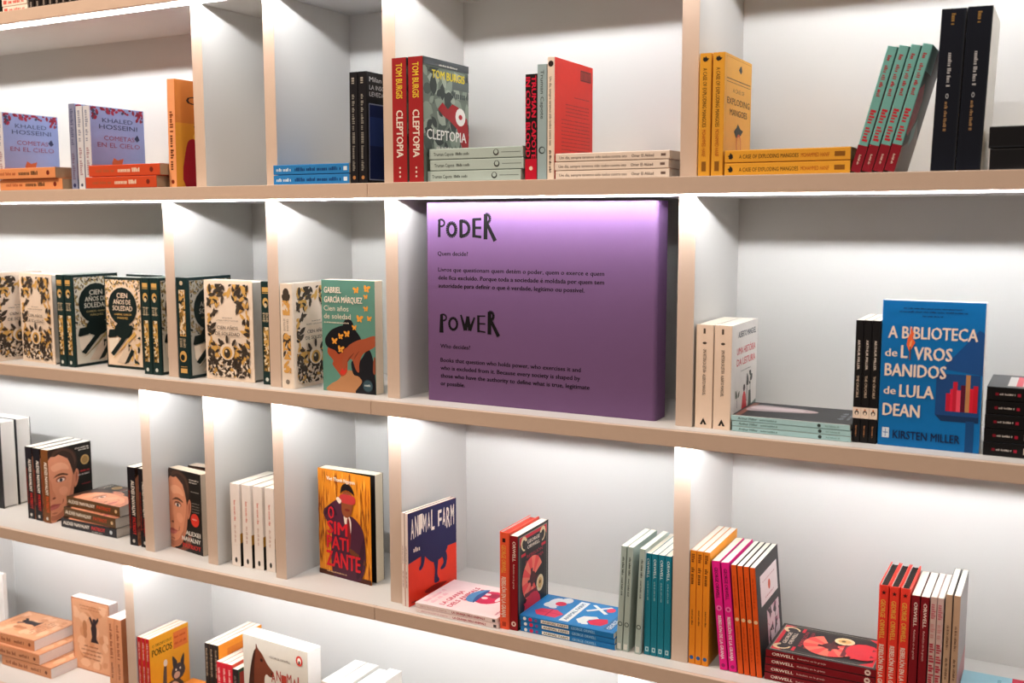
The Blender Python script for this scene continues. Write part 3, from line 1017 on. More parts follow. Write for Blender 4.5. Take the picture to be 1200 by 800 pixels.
Design('white_slim', .0275, .1970, .132, '#f1eae4', '#f0e6df', '#f1eae4', on_front=lambda F: (F.rect(0, 0, 1, .40, '#171512'), F.poly([(0, .40), (.3, .40), (.2, .30), (0, .28)], '#b88a3a')),
       on_spine=lambda S, U: (S.greek(.20, .46, .40, .20, '#d88a7c', 3, .9), S.greek(.50, .72, .40, .18, '#c9a79b', 4, .9), U.ell(.5, .075, .13, .24, '#2a2320')))


def sim(F):
    F.rect(0, 0, 1, 1, '#e08a22')
    rnd = random.Random(8)
    for c in ('#b55f18', '#f0a53a', '#8f4814'):
        F.up()
        pts, pol = [], []
        for _ in range(70):
            u, v, L = rnd.random(), rnd.random() * .9, rnd.uniform(.06, .22)
            w = rnd.uniform(.006, .014)
            F.k += 0.2
            n = len(pts)
            pts += [F.pt(u, v), F.pt(min(1, u + w), v + L * .5), F.pt(u, min(1, v + L)), F.pt(max(0, u - w), v + L * .5)]
            pol.append((n, n + 1, n + 2, n + 3))
        F.mb.tris(pts, pol, F.M(c))
    F.rect(0, .0, 1, .045, '#4a2416')
    jk = '#4b2236'
    F.blob([(.30, .0), (.24, .25), (.26, .42), (.16, .52), (.10, .60), (.26, .69), (.40, .74), (.48, .70), (.52, .60), (.66, .60), (.80, .54), (.88, .44), (.90, .20), (.84, .06), (.72, .0)], jk)
    F.blob([(.12, .57), (.26, .60), (.36, .58), (.34, .64), (.24, .68)], '#32182a')
    F.blob([(.50, .60), (.60, .60), (.64, .52), (.60, .36), (.54, .46)], '#efe0d0'); F.blob([(.56, .56), (.60, .57), (.63, .40), (.60, .30), (.56, .40)], '#7d1f24')
    F.blob([(.46, .72), (.47, .62), (.55, .58), (.64, .62), (.68, .72), (.66, .80), (.57, .83), (.48, .80)], '#8c4a2a')
    F.blob([(.44, .80), (.47, .87), (.56, .90), (.66, .87), (.71, .80), (.66, .82), (.56, .84), (.48, .82)], '#1c1416'); F.blob([(.45, .72), (.70, .72), (.70, .79), (.45, .79)], '#c03a3a')
    F.blob([(.36, .74), (.40, .76), (.46, .73), (.42, .70)], '#efe0d0'); F.ell(.57, .655, .05, .02, '#7a2a20')
    F.blob([(.62, .30), (.88, .22), (.88, .17), (.62, .25)], '#6b3a1f'); F.blob([(.8, .30), (.88, .42), (.86, .2), (.78, .05), (.72, .05)], '#3a1a2c')
    rd = '#d01f2c'
    F.text('Viet Thanh Nguyen', .18, .72, .905, .035, '#f3e6d2', .03)
    F.text('O', .20, .31, .545, .12, rd, .03); F.text('SIM', .18, .56, .405, .125, rd, .03); F.text('PATI', .17, .58, .265, .125, rd, .03); F.text('ZANTE', .15, .80, .095, .15, rd, .03)
    F.greek(.16, .55, .035, .012, '#e0b48a', 9)


Design('orange_portrait', .0300, .2460, .1590, '#e08a22', '#7d3a1a', '#1b1512', on_front=sim, inner='#141110', opened=6.5, endpaper='#141110', pages='#ece0c8')


def farm(F):
    nv, rd = '#272650', '#e03a24'
    F.rect(0, 0, 1, 1, rd); F.rect(0, .50, 1, 1, nv); F.poly([(0, .46), (.3, .50), (0, .52)], nv); F.poly([(.0, .50), (1, .50), (1, .54), (0, .52)], nv)
    for i, ch in enumerate('ANIMAL'):
        F.text(ch, .06 + i * .082, .12 + i * .082, .715 + .012 * (i % 3), .225 + .01 * (i % 2), '#efe6da', .02)
    for i, ch in enumerate('FARM'):
        F.text(ch, .61 + i * .088, .68 + i * .088, .705 + .012 * (i % 2), .235, '#efe6da', .02)
    F.greek(.10, .26, .57, .05, '#efe6da', 4, .8)
    F.blob([(.25, .70), (.27, .80), (.32, .74), (.38, .75), (.42, .80), (.46, .73), (.56, .74), (.66, .76), (.76, .73), (.80, .64), (.81, .54), (.78, .46), (.68, .40), (.60, .385), (.50, .38), (.40, .43), (.33, .48), (.27, .52), (.25, .60)], nv)
    F.blob([(.25, .54), (.32, .52), (.32, .44), (.28, .37), (.22, .35), (.21, .38), (.25, .43)], nv); F.blob([(.50, .42), (.60, .42), (.58, .24), (.62, .17), (.60, .145), (.52, .15), (.52, .22), (.53, .30)], nv)
    F.blob([(.66, .44), (.75, .46), (.79, .38), (.75, .28), (.66, .265), (.65, .29), (.71, .33), (.70, .38)], nv); F.blob([(.32, .10), (.55, .13), (.78, .11), (.60, .07), (.4, .065)], '#8c2018')
    F.greek(.05, .3, .03, .02, '#8c2018', 6)


Design('navy_red', .0088, .2005, .158, '#e03a24', '#efe0d8', '#5a1518', on_front=farm, on_spine=sp(('~ab', .35, .55, '#b08a84', .3, .3), ('~bc', .62, .8, '#b08a84', .3, .3)))


def granja(F):
    F.rect(0, 0, 1, 1, '#f3dfe2')
    F.greek(.10, .60, .90, .05, '#eab4c4', 3, .9); F.greek(.10, .50, .82, .05, '#eab4c4', 4, .9)
    F.text('LA GRANJA', .10, .66, .69, .065, '#c01f4e', .03); F.text('DELS ANIMALS', .08, .86, .585, .065, '#c01f4e', .03)
    F.ell(.60, .36, .24, .20, '#c81f52'); F.blob([(.42, .48), (.36, .58), (.52, .52)], '#c81f52'); F.blob([(.70, .50), (.82, .56), (.80, .44)], '#c81f52')
    F.ell(.68, .32, .08, .10, '#9c1644'); F.ell(.56, .40, .04, .045, '#f3dfe2'); F.ell(.70, .42, .04, .045, '#f3dfe2'); F.ell(.62, .24, .12, .035, '#f3dfe2')
    F.blob([(.36, .46), (.40, .56), (.60, .60), (.78, .55), (.84, .47), (.60, .51)], '#4d86b8'); F.blob([(.34, .44), (.86, .46), (.60, .51)], '#2b4a86')
    F.blob([(.48, .12), (.66, .16), (.82, .10), (.74, .03), (.52, .04)], '#6d8fc0'); F.greek(.1, .4, .05, .03, '#b06a86', 5)


Design('pink_thin', .0098, .192, .155, '#f3dfe2', '#f1e0df', on_front=granja, on_spine=sp(('~name', .06, .40, '#d8b0b4', .3, .3), ('LA GRANJA DELS ANIMALS', .46, .86, '#a81c3c', .26, .46, .03), ('#', .95, .985, '#4a4044', .2, .6)))
Design('red_hard', .0158, .2035, .132, '#e23a2a', '#e23a2c', '#e23a2a', hard=True, pages='#2a2422', on_spine=lambda S, U: (
    U.poly([(.5 + (.26 if i % 2 == 0 else .11) * math.cos(R_(90 + i * 36)), .940 + (.26 if i % 2 == 0 else .11) * math.sin(R_(90 + i * 36)) * U.W / U.H) for i in range(10)], '#241210'),
    S.text('GEORGE', .12, .27, .24, .48, '#e8b04a', .03), S.text('ORWELL', .29, .45, .24, .48, '#e8b04a', .03), S.text('REBELIÓN EN LA GRANJA', .50, .93, .24, .48, '#f2ded0', .03)))
Design('orange_red_hard', .0215, .1965, .132, '#e0452e', '#ee5a38', '#e0452e', hard=True, pages='#b8453a', on_spine=lambda S, U: (
    U.rect(.35, .90, .65, .94, '#3a1a14'), S.text('GEORGE ORWELL', .13, .42, .26, .46, '#f0a84a', .03), S.text('REBELIÓN EN LA GRANJA', .46, .88, .26, .46, '#f6dccb', .03), U.rect(.3, .03, .7, .075, '#b03a22')))


def orwell(F):
    bk, rd, cr = '#211c1e', '#d8263a', '#e9d3a8'
    F.rect(0, 0, 1, 1, bk); F.rect(.045, .025, .955, .975, '#8d8f84'); F.rect(.06, .034, .94, .966, bk); F.rect(.10, .06, .90, .955, '#55554f'); F.rect(.11, .066, .89, .95, bk)
    for q in ([(.06, .966), (.94, .966), (.94, .86), (.88, .93), (.12, .93), (.06, .86)], [(.06, .034), (.06, .16), (.20, .05), (.80, .05), (.94, .16), (.94, .034)]):
        F.poly(q, rd)
    F.ell(.20, .885, .10, .12, cr, 10, .5); F.ell(.20, .875, .06, .08, bk, 10, .5); F.ell(.80, .885, .10, .12, cr, 10, -.5); F.ell(.80, .875, .06, .08, bk, 10, -.5)
    F.poly([(.22, .80), (.22, .90), (.5, .93), (.78, .90), (.78, .80)], '#2e282a')
    F.text('GEORGE', .30, .70, .865, .038, '#e6d5c4', .03); F.text('ORWELL', .30, .70, .81, .038, '#e6d5c4', .03)
    F.rect(.10, .755, .24, .785, rd); F.rect(.76, .755, .90, .785, rd)
    F.text('REBELIÓN', .28, .80, .715, .035, '#a82a40', .02); F.text('EN LA GRANJA', .24, .82, .66, .035, '#a82a40', .02)
    for i in range(12):
        a = 25 + i * 23
        F.ell(.46, .47, .34, .34, '#ee4a48' if i % 2 else '#f57a66', 3, 0, a, a + 23)
    F.ell(.46, .47, .10, .10, '#5a1a22'); F.rect(.40, .38, .46, .58, '#4a161e'); F.rect(.30, .44, .66, .47, '#4a161e')
    F.ell(.70, .365, .12, .13, cr); F.ell(.70, .365, .07, .085, '#d8b070'); F.ell(.70, .375, .03, .03, '#6a4a24')
    F.rect(.2, .30, .6, .345, '#6a1f2c'); F.rect(.22, .255, .56, .275, '#4f1a24')
    F.ell(.45, .165, .27, .22, rd); F.poly([(.22, .20), (.16, .25), (.30, .25)], rd); F.poly([(.30, .09), (.34, .055), (.40, .09), (.52, .09), (.56, .055), (.60, .09)], '#7d1a28')


_ow = sp(('ORWELL', .06, .27, '#ecdcd0', .34, .40, .02), ('Rebelión en la granja', .30, .56, '#d8b8b0', .40, .22), ('*', .905, .96, '#e3cfc4', .28, .4), ('#', .92, .945, '#7a141f', .38, .22))
Design('dark_red', .0134, .1945, .134, '#211c1e', '#7a131e', '#6a1019', on_front=orwell, on_spine=_ow, rough=.32)
Design('dark_red_lying', .0134, .1845, .134, '#211c1e', '#7a131e', '#6a1019', on_front=orwell, on_spine=_ow, rough=.32)
Design('dark_red_wide', .0175, .1915, .134, '#211c1e', '#8c1520', '#6a1019', on_front=orwell, on_spine=_ow, rough=.32)


def bluefarm(F):
    F.rect(0, 0, 1, 1, '#2480c4'); F.ring(.02, .015, .98, .985, .008, '#1a5f9c')
    w, r = '#e6eef2', '#d8264e'
    F.ell(.72, .82, .20, .12, w); F.ell(.60, .86, .10, .09, w); F.ell(.86, .74, .12, .10, w); F.ell(.70, .76, .09, .09, r); F.ell(.52, .80, .05, .07, w)
    F.poly([(.14, .86), (.28, .92), (.40, .88), (.44, .72), (.32, .62), (.14, .66)], '#d83a5c'); F.rect(.14, .76, .44, .775, '#b0204a'); F.rect(.28, .64, .292, .9, '#b0204a')
    F.rect(.08, .50, .93, .60, w); F.text('ANIMAL FARM', .14, .86, .53, .045, '#2a5f8c', .02)
    F.poly([(.60, .44), (.90, .24), (.93, .27), (.64, .47)], w); F.poly([(.60, .26), (.88, .46), (.91, .43), (.64, .23)], w); F.ell(.80, .24, .09, .07, '#d83a5c')
    F.poly([(.12, .40), (.24, .46), (.40, .42), (.46, .30), (.40, .26), (.30, .34), (.14, .34)], w); F.poly([(.14, .28), (.24, .34), (.38, .28), (.44, .18), (.30, .14), (.16, .18)], r); F.poly([(.10, .36), (.16, .40), (.20, .33), (.13, .30)], w)
    F.rect(.08, .05, .92, .13, '#2c6ea6'); F.text('GEORGE', .10, .46, .06, .05, w, .02); F.text('ORWELL', .54, .90, .06, .05, w, .02)


Design('blue_thin', .0104, .2005, .128, '#2480c4', '#1c74b6', inner='#dfe8ee', on_front=bluefarm, on_spine=sp(('*', .04, .075, '#e9eef2', .2, .5), ('*', .10, .14, '#d8264e', .2, .5), ('*', .165, .195, '#8a4a86', .2, .5), ('#', .235, .53, '#e6e4dc', .18, .64), ('ANIMAL FARM', .25, .515, '#5a5650', .30, .4, .02), ('GEORGE ORWELL', .56, .81, '#8fc0e2', .24, .52, .03)))
Design('sage_slim', .0112, .2030, .125, '#b2c0ba', '#a9bab4', '#b4c4be', on_spine=sp(('~abcdef', .10, .28, '#3f4c49', .36, .34), ('~bcde', .30, .47, '#4f5c59', .36, .3), ('*', .72, .765, '#3f4c49', .2, .6), ('*', .728, .757, '#a9bab4', .3, .4), ('#', .93, .985, '#d9dcd6', .2, .6)))
Design('teal_slim', .0124, .1950, .135, '#1d7d92', '#197a90', on_spine=sp(('ORWELL', .05, .24, '#d5e6ea', .34, .40, .02), ('~title line', .27, .46, '#8fbcc6', .42, .2), ('#', .92, .965, '#bcdbe2', .25, .5), ('#', .93, .955, '#197a90', .38, .24)))
Design('orange_slim', .0118, .2130, .170, '#ee9a28', '#e98d25', '#dd7f1e', on_spine=sp(('~upper', .03, .13, '#7a3c10', .22, .5), ('~lower', .15, .30, '#5f2d0c', .22, .5), ('~authorname', .52, .66, '#5f3312', .38, .24), ('*', .925, .96, '#2f5f9c', .2, .6)))
Design('pink_slim', .0148, .2000, .155, '#e61f86', '#e81e8a', '#241c20', on_spine=sp(('GEORGE ORWELL', .06, .34, '#3c0f2a', .30, .40, .02), ('*', .405, .455, '#f07ab8', .15, .7), ('*', .418, .442, '#c0156e', .35, .3), ('REBELIÓN DE LA GRANJA', .50, .90, '#f8e3ec', .30, .40, .03), ('*', .94, .975, '#a01460', .25, .5)))


def blacklabel(F):
    F.rect(0, 0, 1, 1, '#2c2b2d'); F.rect(.16, .60, .90, .88, '#efe6e6'); F.greek(.26, .80, .80, .014, '#c8a8a8', 3); F.ell(.53, .73, .05, .06, '#c0502e'); F.greek(.34, .74, .64, .014, '#c08a8a', 5)
    F.rect(.36, .08, .88, .52, '#d8b6c0'); F.leaves(22, ['#9c5a72', '#3a2a34', '#e8d4da'], .09, 41, None, (.36, .08, .88, .52), .5)


Design('orange_thin', .0098, .1985, .155, '#2c2b2d', '#e2571c', '#262325', on_front=blacklabel, on_spine=sp(('~abcd', .10, .40, '#c0430f', .3, .3), ('*', .48, .515, '#e9c79a', .1, .8), ('~bcdef', .56, .88, '#c0430f', .3, .3)))
Design('rose_slim', .0095, .1965, .130, '#d9c4bf', '#c8a9a2', on_spine=sp(('~ababa', .06, .20, '#b8636c', .15, .7), ('~cdc', .23, .36, '#c08a86', .15, .7), ('~efefe', .40, .86, '#a8283e', .10, .8)))
Design('kraft_slim', .0100, .2045, .145, '#9d9a98', '#b8977c', '#1c1a1c', on_front=lambda F: (F.rect(0, 0, 1, .35, '#b87a78'), F.rect(0, .35, .5, .5, '#a39a96')), on_spine=sp(('~ababc', .25, .46, '#5a4030', .34, .34), ('~cdcd', .52, .70, '#5a4030', .34, .34), ('*', .80, .84, '#4a3226', .2, .6)))
Design('sky_lying', .0190, .200, .150, '#8fbccb', '#7fb0c2', on_front=lambda F: (F.rect(0, 0, 1, .62, '#c0183c'), F.greek(.6, .9, .7, .04, '#5f90a4', 3)))

# ---- lowest shelf


def parchment(F):
    F.rect(0, 0, 1, 1, '#d59a74'); F.ring(.0, .0, 1, 1, .02, '#a8623e')
    F.leaves(14, ['#c98a62', '#e0ac88'], .12, 3, None, (.05, .05, .95, .95), .7)
    F.greek(.22, .8, .90, .02, '#a86a48', 3); F.greek(.25, .75, .86, .02, '#a86a48', 4)
    dk = '#2a2024'
    F.poly([(.50, .62), (.56, .70), (.62, .70), (.66, .63), (.64, .48), (.70, .42), (.48, .42), (.52, .50)], dk); F.ell(.60, .725, .045, .045, dk); F.poly([(.52, .66), (.46, .76), (.50, .78), (.57, .69)], dk); F.poly([(.64, .67), (.72, .75), (.70, .79), (.60, .70)], dk)
    F.ell(.34, .62, .06, .12, '#b0744e'); F.ell(.34, .52, .05, .09, '#b0744e')
    for i, (a, b) in enumerate(((.30, .70), (.22, .80), (.25, .75), (.28, .72))):
        F.greek(a, b, .34 - i * .055, .024, '#8c5034', 11 + i)


_pp = sp(('~long title', .08, .55, '#8c5034', .3, .36), ('~name', .60, .82, '#7a4630', .34, .3), ('*', .88, .93, '#6a3522', .25, .5))
Design('parchment_lying', .0288, .205, .150, '#d59a74', '#cf9068', on_front=parchment, on_spine=_pp, pages='#efe6e2')
Design('parchment_front', .0300, .2050, .150, '#d59a74', '#cf9068', on_front=parchment, on_spine=_pp, pages='#f4eeea')
Design('parchment_spine', .0252, .2050, .150, '#a4613c', '#d08f68', on_spine=_pp, pages='#f4eeea')


def porcos(F):
    F.rect(0, 0, 1, 1, '#eea52c'); F.rect(.60, .74, .97, .95, '#e2763a'); F.greek(.63, .94, .87, .03, '#c0481f', 3, .9); F.greek(.63, .94, .79, .03, '#c0481f', 4, .9)
    F.text('O TRIUNFO DOS', .07, .56, .875, .035, '#4a3a10', .01); F.text('PORCOS', .06, .56, .765, .085, '#4a3a10', .03)
    F.blob([(0, 0), (1, 0), (1, .20), (.7, .28), (.3, .18), (0, .1)], '#b8641f')
    F.blob([(.30, .0), (.26, .20), (.36, .32), (.52, .36), (.72, .34), (.88, .20), (.86, 0)], '#4d4340'); F.blob([(.26, .18), (.30, .40), (.34, .58), (.40, .60), (.40, .40), (.38, .28)], '#5a4c48'); F.ell(.38, .62, .05, .07, '#e8d8c8')
    F.ell(.70, .44, .18, .17, '#4a4448'); F.blob([(.58, .50), (.56, .66), (.68, .56)], '#3f3a3e'); F.blob([(.76, .55), (.86, .64), (.84, .48)], '#3f3a3e'); F.ell(.66, .40, .08, .07, '#d8b8a6'); F.ell(.64, .47, .02, .025, '#efe6d8'); F.ell(.75, .47, .02, .025, '#efe6d8'); F.blob([(.42, .24), (.56, .34), (.72, .26), (.56, .16)], '#e2c4b0')


Design('yellow_pig', .0134, .2095, .130, '#eea52c', '#c81f30', '#b81a2a', on_front=porcos, on_spine=sp(('~pigs', .06, .30, '#f0c8b8', .3, .36), ('~pigspigs', .36, .9, '#f0c8b8', .3, .36)))
Design('orange_small', .0275, .148, .125, '#f0943a', '#e88a30', on_front=lambda F: (F.greek(.2, .8, .8, .05, '#b5602a', 3), F.ell(.5, .45, .25, .3, '#c0702e')))
Design('black_orange', .0145, .2150, .155, '#f0952a', '#2b2523', '#221d1c', on_front=lambda F: (F.rect(.2, .70, .9, .92, '#e0802a'), F.greek(.3, .8, .82, .03, '#8a4a1a', 3), F.greek(.3, .8, .75, .03, '#8a4a1a', 4), F.rect(.2, .1, .9, .6, '#7d4a24')), on_spine=sp(('~blk', .06, .40, '#a8927a', .3, .34), ('~orange', .5, .9, '#8f7a66', .3, .34)))
Design('red_small', .0162, .180, .120, '#c8452c', '#d8283a', '#c0202f', on_front=lambda F: F.rect(.1, .1, .9, .9, '#e8c08a'), on_spine=sp(('~red', .08, .4, '#f3c9c0', .3, .36), ('~redred', .45, .9, '#f3c9c0', .3, .36)))
Design('dark_small', .0170, .172, .120, '#2f4a34', '#2a2326', '#221d1f', on_front=lambda F: (F.rect(.05, .5, .95, .95, '#a8382c'), F.ell(.5, .4, .3, .4, '#55703a')), on_spine=sp(('~dk', .1, .9, '#8a7a70', .3, .34)))


def horse(F):
    F.rect(0, 0, 1, 1, '#cfc9bd')
    br = '#6a3422'
    F.blob([(.02, 0), (.04, .30), (.08, .50), (.10, .64), (.13, .76), (.16, .84), (.20, .89), (.21, .94), (.24, .90), (.30, .86), (.38, .78), (.47, .72), (.48, .68), (.42, .665), (.36, .68), (.33, .62), (.34, .48), (.42, .36), (.52, .26), (.54, 0)], br)
    F.blob([(.06, .40), (.10, .66), (.16, .84), (.20, .88), (.17, .72), (.15, .50)], '#3a1c14'); F.ell(.29, .80, .022, .02, '#24120d'); F.ell(.45, .70, .012, .012, '#24120d')
    F.text('GEORGE ORWELL', .42, .74, .845, .022, '#6a625a', .01)
    for t, a, b, v in (('ANIMAL', .44, .93, .64), ('FARM', .52, .86, .46)):
        st = (b - a) / len(t)
        for i, ch in enumerate(t):
            F.text(ch, a + i * st, a + (i + .82) * st, v + (.015 if i % 2 else -.012), .10, '#a3382c', .01)
    F.ell(.88, .90, .05, .06, '#c8392c'); F.ell(.88, .90, .026, .038, '#efe6dc'); F.ell(.88, .885, .014, .022, '#2a1c18')


Design('grey_horse', .0440, .2650, .208, '#cfc9bd', '#d8d2c8', on_front=horse, pages='#f6f2ee')
Design('white_top', .0330, .2020, .130, '#e6e1da', '#e0d6cc', pages='#f7f4f0')
Design('white_top_green', .0260, .1960, .125, '#3a6a58', '#4a7a66', pages='#f7f4f0')
Design('white_plain', .0120, .2060, .106, '#f2ece8', '#efe4e2', pages='#f4efea')
# ---- topmost row
Design('white_red_lying', .0178, .0925, .10, '#e9dccf', '#ecdccf', on_spine=sp(('~redred', .06, .90, '#cf3a2c', .28, .48),))
Design('black_row', .0205, .205, .14, '#16120f', '#1a1412', on_spine=sp(('~top', .1, .5, '#77706c', .3, .4), ('~low', .6, .97, '#8a8078', .3, .4)))
Design('green_black', .0300, .21, .14, '#15241c', '#16261e')


# ------------------------------------------------------------------ placing the books
S0, S1, S2, S3, S4 = ZS[1], ZS[2], ZS[3], ZS[4], ZS[5]


def run(key, mode, xs, y, z, labels, group, **k):
    for x, l in zip(xs, labels):
        yy = y
        if isinstance(x, tuple):
            x, yy = x
        book(key, mode, x, yy, z, l, group, **k)


def pile(key, spots, z, labels, group, gap=0.0011):
    """spots and labels from the lowest book up"""
    d = Design.all[key]
    for i, ((x, y, a), l) in enumerate(zip(spots, labels)):
        book(key, 'lying', x, y, z + i * (d.t + gap), l, group, yaw=a)


# top-left corner of the photo
pile('white_red_lying', [(-1.132, .03, 0), (-1.134, .03, 0)], S0,
     ['lower of two white books with red print lying in the photo\'s top-left corner', 'upper of two white books with red print lying in the photo\'s top-left corner'], 'white books lying on the top shelf')
book('green_black', 'spine', -1.172, .03, S0, 'dark green-black book standing at the very top-left edge of the photo')
run('black_row', 'spine', [-1.036 + i * .0232 for i in range(8)], .03, S0,
    ['%s dark book in the row along the photo\'s top-left edge' % o for o in ('leftmost', 'second', 'third', 'fourth', 'fifth', 'sixth', 'seventh', 'last')], 'dark books standing on the top shelf')

# first full row, left to right
book('comet_white', 'spine', -1.1830, .03, S1, 'pale-spined book with lilac sky cover at the left edge, behind the orange pile')
pile('orange_lying', [(-1.1565, .012, 0), (-1.1700, .004, 0)], S1,
     ['lower of the two light orange books lying at the far left', 'upper of the two light orange books lying at the far left'], 'light orange books lying on the upper shelf')
book('comet_lilac', 'spine', -.9135, .03, S1, 'lilac-grey spine, left of the three books with lilac sky covers beside the orange pile')
run('comet_white', 'spine', [-.8880, -.8630], .03, S1,
    ['white spine in the middle of the three books beside the orange pile', 'lilac sky cover in full view behind the red-orange pile'], 'books with lilac sky covers')
pile('vermilion_lying', [(-.8300, .002, 0), (-.8200, .004, 0)], S1,
     ['lower of the two red-orange books lying in front of the lilac cover', 'upper of the two red-orange books lying in front of the lilac cover'], 'red-orange books lying on the upper shelf')
book('orange_novel', 'spine', -.5855, .028, S1, 'tall orange book with red and yellow cover tucked behind the first upright', lean=0.8)
pile('blue_lying', [(-.2775, .028, 0), (-.2775, .028, 0)], S1,
     ['lower of the two bright blue books lying beside the black novels', 'upper of the two bright blue books lying beside the black novels'], 'blue books lying on the upper shelf')
run('black_novel', 'spine', [-.0765, -.0545], .03, S1,
    ['left one of the two black books beside the blue pile', 'black book with night-blue cover panel, right of its twin beside the blue pile'], 'black books beside the blue pile', lean=0.5)
run('red_spine_thriller', 'spine', [.0380, .0765], .018, S1,
    ['left one of the two thick red spines with yellow and white lettering', 'right red-spined book showing its grey-green cover with red splash'], 'red-spined thrillers')
pile('sage_lying', [(.1135, .028, 0), (.1190, .028, 0), (.1175, .028, 0)], S1,
     ['lowest of the three pale sage books lying beside the red spines', 'middle of the three pale sage books lying beside the red spines', 'topmost of the three pale sage books lying beside the red spines'], 'pale sage books lying on the upper shelf')
book('black_red_spine', 'spine', .3280, .03, S1, 'black spine crowded with red capitals, red at the foot')
book('grey_blue_spine', 'spine', .3528, .03, S1, 'pale blue-grey spine between the black-red spine and the scarlet cover')
book('cream_red', 'spine', .3735, .03, S1, 'cream-spined book with bright scarlet cover of small dark print')
pile('cream_lying', [(.3920, .028, 0), (.3905, .028, 0), (.3920, .028, 0)], S1,
     ['lowest of the three cream books lying beside the scarlet cover', 'middle of the three cream books lying beside the scarlet cover', 'topmost of the three cream books lying beside the scarlet cover'], 'cream books lying on the upper shelf')
run('yellow_novel', 'spine', [.6620, .6850], .03, S1,
    ['left one of the two standing yellow books by the upright', 'right standing yellow book with bird and mango on its cover'], 'standing yellow books')
pile('yellow_novel', [(.7095, .028, 0), (.7095, .028, 0)], S1,
     ['lower of the two yellow books lying flat', 'upper of the two yellow books lying flat'], 'yellow books lying flat')
run('teal_novel', 'spine', [.9155 + i * .0172 for i in range(4)], .03, S1,
    ['leftmost of the four slanting teal and maroon books', 'second from left of the four slanting teal and maroon books', 'third from left of the four slanting teal and maroon books', 'rightmost slanting teal and maroon book, its dark cover showing'], 'slanting teal and maroon books', lean=14.5)
run('thick_black', 'spine', [1.0345, 1.0710], .03, S1,
    ['left one of the two very thick tall black books', 'right one of the two very thick tall black books, pale side showing'], 'very thick black books', lean=1.6)
pile('black_lying', [(1.1180, .03, 0), (1.1160, .03, 0)], S1,
     ['lower black book lying at the upper right edge of the photo', 'upper black book lying at the upper right edge of the photo'], 'black books lying at the upper right')

# second row
book('cream_ornate', 'spine', -1.2470, .012, S2, 'grey-white flowered cover at the left edge of the second row, seen aslant')
book('cream_ornate', 'front', -1.1800, .0660, S2, 'cream flowered book facing out, leftmost on the second row', 'cream flowered books facing out', yaw=-6)
run('green_ornate', 'spine', [-1.0030, -.9720], .038, S2,
    ['left one of the two dark green gilt spines beside the leftmost cream cover', 'dark green book with silver-grey cover showing, left of the green cover facing out'], 'dark green gilt books')
book('green_ornate_face', 'front', -.8850, .0850, S2, 'dark green book facing out with gilt oval title')
book('green_ornate_face', 'front', -.9250, .1900, S2, 'dark green book facing out but hidden behind the gilt oval cover, only its top showing')
run('green_ornate', 'spine', [-.7090, -.6790], .043, S2,
    ['left one of the two green gilt spines beside the second-row upright', 'right one of the two green gilt spines, touching the second-row upright'], 'dark green gilt books')
book('green_ornate_wide', 'spine', -.5860, .034, S2, 'dark green book with low gilt emblem, left in its narrow compartment')
book('cream_ornate', 'front', -.5260, .0610, S2, 'cream flowered book facing out in the narrow compartment between two green spines', 'cream flowered books facing out', yaw=0)
book('green_ornate', 'spine', -.3500, .0560, S2, 'dark green gilt spine squeezed between the cream flowered cover and the upright')
book('cream_ornate', 'spine', -.2760, .0340, S2, 'cream-spined flowered book beside the teal portrait cover')
book('teal_portrait', 'front', -.1775, .0550, S2, 'teal book facing out with orange butterflies around a dark-haired head')
run('cream_spine', 'spine', [.6610, .6940], .0430, S2,
    ['left one of the two cream spines beside the purple panel\'s upright', 'right one of the two cream spines, its white cover with red title showing'], 'cream-spined books right of the purple panel')
pile('sage_thin_lying', [(.7290, .042, 0), (.7285, .043, 0), (.7270, .042, 0)], S2,
     ['lowest of the three thin pale teal books lying on the second row', 'middle of the three thin pale teal books lying on the second row', 'topmost thin pale teal book with dark cover showing a pale streak'], 'thin pale teal books', gap=.0006)
run('black_slim', 'spine', [.9300, .9430, .9560], .048, S2,
    ['leftmost of the three slim black spines beside the big blue cover', 'middle one of the three slim black spines beside the big blue cover', 'rightmost of the three slim black spines, touching the big blue cover'], 'slim black books')
book('big_blue', 'front', .9705, .0490, S2, 'big blue book facing out with large cream title and red books drawn on it')
pile('black_stack', [(1.1290, .045, 0), (1.1293, .046, 0), (1.1296, .045, 0), (1.1300, .046, 0), (1.1305, .045, 0)], S2,
     ['%s of the five black books piled right of the big blue cover' % o for o in ('lowest', 'second from bottom', 'middle one', 'fourth from bottom', 'topmost')], 'black books piled beside the blue cover', gap=.0007)

# third row
run('white_hard', 'front', [(-1.5270, .1180), (-1.5270, .1680)], .12, S3,
    ['front one of the two thick books at the left edge, white page edges showing', 'rear one of the two thick books at the left edge, white page edges showing'], 'thick books at the left edge')
run('memoir_black', 'spine', [(-1.2280, .090), (-1.1920, .087)], .09, S3,
    ['leftmost of the three standing dark memoirs at the left', 'middle one of the three standing dark memoirs at the left'], 'dark memoirs')
book('memoir_brown', 'spine', -1.1560, .0840, S3, 'dark memoir with a man\'s face in full view, rightmost of the three standing', 'dark memoirs')
book('memoir_lying_black', 'lying', -1.0790, .0780, S3, 'lowest of the three memoirs lying flat, slate-black spine', 'memoirs lying flat', yaw=-1)
book('memoir_lying_brown', 'lying', -1.0780, .0870, S3 + .0262, 'middle one of the three memoirs lying flat', 'memoirs lying flat', yaw=-4)
book('memoir_lying_brown', 'lying', -1.0750, .0950, S3 + .0536, 'topmost memoir lying flat with a pink face on its cover', 'memoirs lying flat', yaw=-3)
run('memoir_black', 'spine', [(-.7985, .056), (-.7600, .056)], .056, S3,
    ['left one of the two dark memoir spines beside the third-row upright', 'dark memoir spine half hidden by the third-row upright'], 'dark memoirs')
book('memoir_badge', 'front', -.6955, .0930, S3, 'memoir facing out with half a man\'s face and a red badge', yaw=-9)
